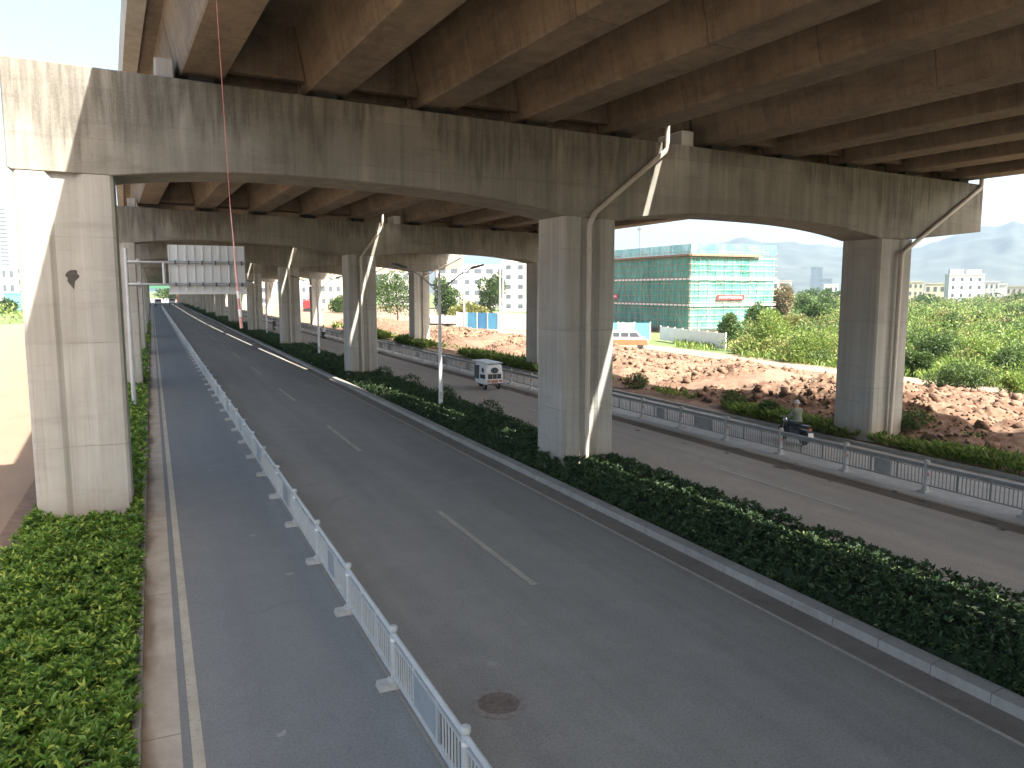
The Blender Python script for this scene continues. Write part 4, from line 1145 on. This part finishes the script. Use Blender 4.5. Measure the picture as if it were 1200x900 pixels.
# site van and lorry
def van(x, y, rz, label, body, low):
    t = thing('parked_van', (x, y, 0), label, 'van', rz=rz, local=True)
    side = [(-2.1, .35), (2.05, .35), (2.15, .8), (1.95, 1.1), (1.45, 1.25), (1.0, 1.85), (-1.9, 1.9), (-2.15, 1.2)]
    MB().prism(side, -.8, .8).build('body', body, t, bevel=.05)
    MB().box(-2.12, 2.1, -.812, .812, .40, .95).build('lower_panel', low, t)
    for s_ in (-1, 1):
        b = MB()
        for a0, a1 in ((-1.75, -.85), (-.7, .1)): b.box(a0, a1, s_*.80 - .012, s_*.80 + .012, 1.25, 1.7)
        b.prism([(.2, 1.25), (1.3, 1.25), (.92, 1.7), (.2, 1.7)], s_*.80 - .012, s_*.80 + .012); b.build('window', 'glass', t)
        for q in (-1.35, 1.35): MB().lathe([(.16, -.09), (.32, -.09), (.32, .09), (.16, .09)], (q, s_*.72, .32), 14, 'Y').build('wheel', 'tyre', t)
        MB().box(2.06, 2.16, s_*.6 - .15, s_*.6 + .15, .7, .88).build('headlight', 'white', t)
    b = MB(); b.add([(1.47, -.7, 1.27), (1.47, .7, 1.27), (1.03, .66, 1.80), (1.03, -.66, 1.80)], [(0,1,2,3)]); b.build('windscreen', 'glass', t)
x, y, _ = pos_px(735, 408)
van(x, y, -.55, 'orange and white van parked on the soil below the hoarding', 'wall_white', 'orange')
x, y, _ = pos_px(424, 366)
van(x, y, .3, 'white van parked behind the second middle pier by the dark tree', 'white', 'white')
def lorry(x, y, rz, label, cab, load, s=1.):
    t = thing('lorry', (x, y, 0), label, 'lorry', rz=rz, local=True); t.scale = (s, s, s)
    MB().box(-3.6, 3.2, -.9, .9, .75, 1.0).build('chassis', 'black', t)
    MB().prism([(1.6, 1.0), (3.3, 1.0), (3.3, 1.9), (3.05, 2.8), (1.6, 2.8)], -1.1, 1.1).build('cab', cab, t, bevel=.06)
    MB().prism([(3.312, 1.95), (3.322, 1.97), (3.08, 2.68), (3.07, 2.66)], -.95, .95).build('windscreen', 'glass', t)
    b = MB()
    for s_ in (-1, 1): b.box(1.9, 2.9, s_*1.1 - .012, s_*1.1 + .012, 1.9, 2.55)
    b.build('side_window', 'glass', t)
    MB().prism([(-3.7, 1.05), (1.45, 1.05), (1.45, 2.5), (-3.9, 2.5)], -1.15, 1.15).build('tipper_body', load, t, bevel=.04)
    for s_ in (-1, 1):
        for q in (-2.6, -1.4, 2.4): MB().lathe([(.2, -.14), (.48, -.14), (.48, .14), (.2, .14)], (q, s_*.95, .48), 14, 'Y').build('wheel', 'tyre', t)
        MB().box(3.3, 3.34, s_*.8 - .2, s_*.8 + .2, 1.1, 1.3).build('headlight', 'white', t)
    return t
x, y, _ = pos_px(514, 385); lorry(x, y, 2.6, 'small grey lorry standing by the white hoarding near the third right pier', 'wall_grey', 'wall_grey', .8)
lorry(2.2, 330, -1.55, 'far white lorry facing the camera at the end of the left lane', 'white', 'white')
lorry(-1.6, 322, -1.6, 'far dark lorry with red load at the end of the bus lane', 'wall_white', 'red')
lorry(7.6, 350, -1.57, 'far white lorry with blue-grey box under the sign gantry', 'white', 'wall_blue')
# red piling rig
x, y, _ = pos_px(367, 365)
t = thing('piling_rig', (x, y, 0), 'red piling rig on crawler tracks standing on the building site', 'construction machine', rz=-.5, local=True)
for s_ in (-1, 1): MB().prism([(-2.2, .1), (2.2, .1), (2.6, .5), (2.2, .95), (-2.2, .95), (-2.6, .5)], s_*1.3 - .35, s_*1.3 + .35).build('track', 'black', t)
MB().prism([(-2.6, 1.0), (1.6, 1.0), (1.6, 2.2), (.4, 3.2), (-2.0, 3.2), (-2.6, 2.6)], -1.4, 1.4).build('body', 'red', t, bevel=.06)
MB().box(.5, 1.7, -1.42, -.5, 2.2, 3.1).build('cab_window', 'glass', t)
MB().prism([(1.4, 1.2), (2.6, 1.2), (2.2, 11.5), (1.5, 11.5)], -.5, .5).build('mast', 'red', t)
MB().tube([(-1.6, 0, 3.1), (1.6, 0, 8.5)], .14, 6).build('strut', 'steel', t)
# site entrance arch far down the road
t = thing('site_arch', (1, 420, 0), 'far green and red arch closing the road below the gantry', 'gate')
for xx in (-6, 12): MB().box(xx - .6, xx + .6, 419, 421, 0, 7).build('leg', 'roof_red', t)
MB().box(-7, 13, 419.3, 420.7, 7, 9.2).build('beam', m_plain('arch_green', (.05, .16, .10), .6), t)

# ------------------------------------------------------------------ people and vehicles on the road
def person(name, loc, rz, label, shirt, pants, hat, pose='ride'):
    """one skinned figure sitting astride, arms forward to the grips; facing +Y in its own space"""
    t = thing(name, loc, label, 'person', rz=rz, local=True)
    V = [((0,0,.82), .15), ((0,.02,1.02), .16), ((0,.05,1.22), .18), ((0,.06,1.36), .15), ((0,.07,1.44), .065), ((0,.09,1.50), .07)]
    E = [(0,1),(1,2),(2,3),(3,4),(4,5)]
    for s_ in (-1, 1):
        o = len(V)
        V += [((s_*.11,.02,.80), .105), ((s_*.17,.40,.78), .085), ((s_*.17,.36,.40), .055), ((s_*.17,.34,.30), .05)]
        E += [(0,o),(o,o+1),(o+1,o+2),(o+2,o+3)]
        o = len(V)
        V += [((s_*.19,.05,1.36), .075), ((s_*.27,.16,1.12), .055), ((s_*.29,.42,1.05), .042)]
        E += [(3,o),(o,o+1),(o+1,o+2)]
    me = bpy.data.meshes.new('body'); me.from_pydata([v for v, r in V], E, [])
    o = bpy.data.objects.new('body', me); COL.objects.link(o); o.parent = t
    md = o.modifiers.new('skin', 'SKIN'); 
    for i, (v, r) in enumerate(V): me.skin_vertices[0].data[i].radius = (r, r)
    me.skin_vertices[0].data[0].use_root = True
    md.use_smooth_shade = True
    o.modifiers.new('sub', 'SUBSURF').levels = 1; o.modifiers['sub'].render_levels = 1
    # cloth split by height on one continuous body
    b = NB(name + '_cloth'); z = b.xyz(b.n('TexCoord', None, None, 3))
    n = b.noise(b.n('TexCoord', None, None, 3), 9, 3, .6)
    f = b.math('GREATER_THAN', b.math('ADD', z[2], b.math('MULTIPLY', n, .02)), .90)
    c = b.mix(f, pants, shirt)
    c = b.mix(b.math('GREATER_THAN', z[2], 1.43), c, (.42, .27, .19))
    b.principled(c, .85, n, .2, .01)
    me.materials.append(b.m)
    # head with face, hair under a hat
    b = MB(); b.lathe([(.0, -.125), (.05, -.12), (.078, -.08), (.088, -.01), (.09, .04), (.075, .09), (.04, .118), (0, .125)], (0, .11, 1.60), 14)
    b.add([(-.016, .195, 1.585), (.016, .195, 1.585), (0, .222, 1.575), (0, .196, 1.62)], [(0,1,2),(1,3,2),(3,0,2)])
    for s_ in (-1, 1): b.lathe([(0, -.01), (.03, -.005), (.03, .005), (0, .01)], (s_*.09, .11, 1.59), 8, 'X')
    hd = b.build('head', 'skin', t, smooth=True)
    b = MB()
    for s_ in (-1, 1): b.box(s_*.032 - .012, s_*.032 + .012, .192, .198, 1.605, 1.617)
    b.box(-.022, .022, .190, .196, 1.545, 1.552); b.build('face_features', 'black', hd)
    b = MB(); b.lathe([(.15, -.005), (.15, .0), (.105, .01), (.104, .06), (.08, .105), (.03, .125), (0, .127)], (0, .11, 1.635), 16); b.build('hat', hat, t, smooth=True)
    # hands closed on the grips
    for s_ in (-1, 1):
        b = MB(); b.loft([[(s_*.29 - .035, .41, 1.03), (s_*.29 + .035, .41, 1.03), (s_*.29 + .035, .41, 1.065), (s_*.29 - .035, .41, 1.065)],
                          [(s_*.29 - .04, .475, 1.025), (s_*.29 + .04, .475, 1.025), (s_*.29 + .04, .475, 1.06), (s_*.29 - .04, .475, 1.06)]])
        for k in range(4):
            xx = s_*.29 + (-.03 + .02*k); b.tube([(xx, .47, 1.05), (xx, .505, 1.045), (xx, .51, 1.01), (xx, .48, 1.0)], [.010, .0095, .009, .007], 5)
        b.tube([(s_*.29 - s_*.038, .44, 1.04), (s_*.29 - s_*.055, .47, 1.015), (s_*.29 - s_*.05, .49, 1.0)], [.012, .010, .008], 5)
        b.build('hand', 'skin', t)
        MB().loft([[(s_*.17-.045,.27,.22),(s_*.17+.045,.27,.22),(s_*.17+.04,.27,.31),(s_*.17-.04,.27,.31)],[(s_*.17-.045,.44,.22),(s_*.17+.045,.44,.22),(s_*.17+.04,.42,.29),(s_*.17-.04,.42,.29)],[(s_*.17-.03,.53,.22),(s_*.17+.03,.53,.22),(s_*.17+.03,.53,.255),(s_*.17-.03,.53,.255)]]).build('shoe', 'black', t)
    return t
def motorcycle(loc, rz, label, paint, box=True):
    t = thing('motorcycle', loc, label, 'motorcycle', rz=rz, local=True)
    for yy in (-.55, .75):
        w = MB().lathe([(.21, -.05), (.29, -.05), (.31, 0), (.29, .05), (.21, .05)], (0, yy, .30), 20, 'X').build('wheel', 'tyre', t, smooth=True)
        b = MB(); b.lathe([(0, -.07), (.05, -.07), (.05, .07), (0, .07)], (0, yy, .30), 10, 'X')
        for k in range(6):
            a = k*math.pi/3; b.tube([(0, yy, .30), (0, yy + .22*math.cos(a), .30 + .22*math.sin(a))], .012, 4)
        b.build('rim', 'chrome', w)
    MB().prism([(-.35, .30), (.25, .28), (.38, .52), (.30, .62), (-.40, .58)], -.14, .14, 'X').build('engine', 'steel_dark', t, bevel=.02)
    MB().loft([[(-.10,-.2,.60),(.10,-.2,.60),(.10,-.2,.76),(-.10,-.2,.76)],[(-.15,.1,.62),(.15,.1,.62),(.13,.1,.86),(-.13,.1,.86)],[(-.08,.38,.70),(.08,.38,.70),(.07,.38,.88),(-.07,.38,.88)]]).build('fuel_tank', paint, t, bevel=.02)
    MB().loft([[(-.13,-.85,.74),(.13,-.85,.74),(.12,-.85,.82),(-.12,-.85,.82)],[(-.15,-.4,.70),(.15,-.4,.70),(.15,-.4,.79),(-.15,-.4,.79)],[(-.10,0,.70),(.10,0,.70),(.10,0,.76),(-.10,0,.76)]]).build('seat', 'black', t, bevel=.02)
    b = MB()
    for s_ in (-1, 1): b.tube([(s_*.09, .75, .30), (s_*.09, .52, .95)], .022, 6)
    b.build('fork', 'chrome', t)
    MB().tube(bez([(-.36, .46, 1.03), (-.2, .52, 1.03), (0, .52, .96), (.2, .52, 1.03), (.36, .46, 1.03)], 2, .08), .014, 6).build('handlebar', 'chrome', t)
    MB().lathe([(0, 0), (.09, .02), (.10, .10), (.06, .14), (0, .14)], (0, .56, .84), 12, 'Y').build('headlight', 'chrome', t)
    b = MB()
    for s_ in (-1, 1): b.tube([(s_*.25, .48, 1.04), (s_*.34, .46, 1.2)], .008, 4); b.lathe([(0, 0), (.05, 0), (.05, .02), (0, .02)], (s_*.36, .45, 1.22), 8, 'Y')
    b.build('mirror', 'black', t)
    MB().prism([(-.95, .42), (-.80, .62), (-.30, .62), (-.25, .55), (-.75, .54), (-.88, .40)], -.09, .09, 'X').build('mudguard', paint, t)
    MB().box(-.08, .08, -.93, -.88, .64, .72).build('tail_lamp', 'lightred', t)
    MB().tube([(.16, .1, .28), (.17, -.3, .26), (.18, -.85, .34)], [.03, .04, .045], 7).build('exhaust', 'chrome', t)
    MB().box(-.12, .12, -.96, -.945, .40, .54).build('number_plate', 'white', t)
    return t
rx, ry = 23.45, 23.5
motorcycle((rx, ry, .004), -.12, 'dark motorcycle in the pale cycle lane beside the near right pier', 'black')
person('person', (rx, ry - .12, 0), -.12, 'rider in khaki shirt and pale round hat on the motorcycle behind the fence', (.20, .21, .16), (.035, .037, .045), 'hat')
motorcycle((19.65, 100, .0), 0, 'distant dark scooter-like motorcycle on the side road by the second middle pier', 'black')
person('person', (19.65, 99.9, 0), 0, 'distant rider in white shirt on the dark motorcycle on the side road', (.62, .61, .6), (.03, .03, .035), 'black')
motorcycle((16.9, 124, .0), 0, 'farthest motorcycle on the side road beside a slim lamp', 'red')
person('person', (16.9, 123.9, 0), 0, 'farthest rider in dark clothes on the side road beside a slim lamp', (.05, .05, .06), (.03, .03, .035), 'black')

# white covered three-wheeler, seen from behind
def trike(loc, rz):
    t = thing('motor_tricycle', loc, 'white covered motor tricycle driving away on the side road', 'three-wheeler', rz=rz, local=True)
    W, Ln = .56, 1.45
    # shell: rounded section lofted along its length (+Y is forward)
    def sec(y, w, zb, zt): return [(-w, y, zb), (w, y, zb), (w*1.03, y, zb + (zt-zb)*.5), (w*.93, y, zt - .10), (w*.75, y, zt), (-w*.75, y, zt), (-w*.93, y, zt - .10), (-w*1.03, y, zb + (zt-zb)*.5)]
    MB().loft([sec(-.95, W*.97, .36, 1.52), sec(-.85, W, .34, 1.60), sec(.1, W, .34, 1.66), sec(.75, W*.95, .36, 1.64), sec(1.05, W*.8, .45, 1.52)]).build('body', 'white', t, bevel=.03, smooth=False)
    MB().loft([[(-.55,-1.0,1.665),(.55,-1.0,1.665),(.50,-1.0,1.71),(-.50,-1.0,1.71)],[(-.55,1.3,1.69),(.55,1.3,1.69),(.50,1.3,1.74),(-.50,1.3,1.74)]]).build('roof_sheet', 'lampwhite', t)
    MB().lathe([(0, 0), (.19, 0), (.19, .02), (0, .02)], (0, -.97, 1.22), 20, 'Y').build('rear_window', 'glass', t).scale = (1.35, 1, 1)
    MB().box(-.45, .45, -.978, -.955, .70, 1.0).build('rear_grille', 'black', t)
    for xx in (-.15, .15): MB().box(xx - .012, xx + .012, -.986, -.979, .70, 1.0).build('grille_bar', 'chrome', t)
    MB().box(-.5, .5, -.965, -.945, 1.05, 1.075).build('trim_line', 'chrome', t)
    for s_ in (-1, 1):
        MB().box(s_*.40 - .1, s_*.40 + .1, -.985, -.95, .50, .62).build('tail_lamp', 'lightred', t)
        MB().lathe([(0, 0), (.17, 0), (.17, .015), (0, .015)], (s_*(W*1.025) - .006, -.45, 1.22), 18, 'X').build('side_window', 'glass', t)
        MB().box(s_*W*1.03 - .03, s_*W*1.03 + .008, -.82, -.12, .70, .96).build('side_grille', 'black', t)
        MB().prism([(.10, .62), (.80, .62), (.76, 1.46), (.10, 1.50)], s_*W*1.02 - .03, s_*W*1.02 + .008, 'X').build('door_window', 'glass', t)
        w = MB().lathe([(.13, -.06), (.25, -.06), (.25, .06), (.13, .06)], (s_*.46, -.5, .25), 16, 'X').build('wheel', 'tyre', t)
        MB().lathe([(0, -.062), (.13, -.062), (.13, .062), (0, .062)], (s_*.46, -.5, .25), 12, 'X').build('rim', 'chrome', w)
        MB().tube([(s_*.5, 1.0, 1.2), (s_*.72, 1.05, 1.28)], .012, 4).build('mirror_arm', 'black', t)
    MB().box(-.22, .22, -.985, -.952, .46, .62).build('number_plate', 'orange', t)
    MB().box(-.5, .5, -1.0, -.95, .36, .43).build('bumper', 'steel_dark', t)
    w = MB().lathe([(.12, -.05), (.25, -.05), (.25, .05), (.12, .05)], (0, 1.15, .25), 16, 'X').build('wheel', 'tyre', t)
    MB().box(-.28, .28, .95, 1.35, .45, .95).build('front_fairing', 'white', t, bevel=.06)
    # driver is hidden inside the cover
trike((19.0, 44.9, 0), 0.03)

# ------------------------------------------------------------------ hills and haze
def mountains():
    ridge = [(380, 330), (420, 316), (470, 322), (560, 322), (640, 318), (720, 310), (780, 300), (830, 288), (868, 278), (895, 284), (930, 284), (985, 290), (1040, 296), (1080, 288), (1120, 274), (1150, 266), (1180, 261), (1210, 264), (1260, 272), (1340, 285), (1450, 300), (1600, 318)]
    cols = []; n = 190; rows = 26
    co = []
    for i in range(n):
        px = 380 + (1600-380)*i/(n-1)
        for (a, u), (c, v) in zip(ridge, ridge[1:]):
            if a <= px <= c: yt = u + (v-u)*(px-a)/(c-a); break
        dist = 2300; x, y, ang = far(px, dist)
        hgt = (340 - yt)*dist*math.cos(math.atan((px-600)/919.6))/913. + H
        hgt += 7*mnoise.noise(Vector((i*.35, 0, 0))) + 3*mnoise.noise(Vector((i*1.1, 3, 0)))
        for j in range(rows):
            f = j/(rows-1); r = dist - 900*(1-f) if f < 1 else dist
            s = f**1.15
            rr = 1400 + 900*f
            z = hgt*s*(1 + (0 if f > .97 else .22*fbm(i*.12, f*5, 1., 3)*(1-f)**.5*1.0)) - 3
            co.append((rr*math.sin(ang), rr*math.cos(ang), z))
    j, i = np.meshgrid(np.arange(n-1), np.arange(rows-1), indexing='ij')
    q = np.stack([j*rows+i, (j+1)*rows+i, (j+1)*rows+i+1, j*rows+i+1], -1).reshape(-1, 4)
    o = array_mesh('hills', np.array(co), q, 'mount'); o.data.polygons.foreach_set('use_smooth', [True]*len(o.data.polygons))
    return structure(o)
mountains()
b = MB(); b.box(-3700, 4700, -1700, 4700, -2.0, 330)
hz = b.build('haze', m_plain('tmp', (1,1,1)), None); hz.data.materials.clear()
hm_ = bpy.data.materials.new('haze_air'); hm_.use_nodes = True; n_ = hm_.node_tree; n_.nodes.clear()
ov = n_.nodes.new('ShaderNodeOutputMaterial'); pv = n_.nodes.new('ShaderNodeVolumePrincipled')
pv.inputs['Color'].default_value = (.46, .65, .86, 1); pv.inputs['Density'].default_value = .00017; pv.inputs['Anisotropy'].default_value = .2
n_.links.new(pv.outputs[0], ov.inputs['Volume']); hz.data.materials.append(hm_)
tag(hz, kind='stuff')
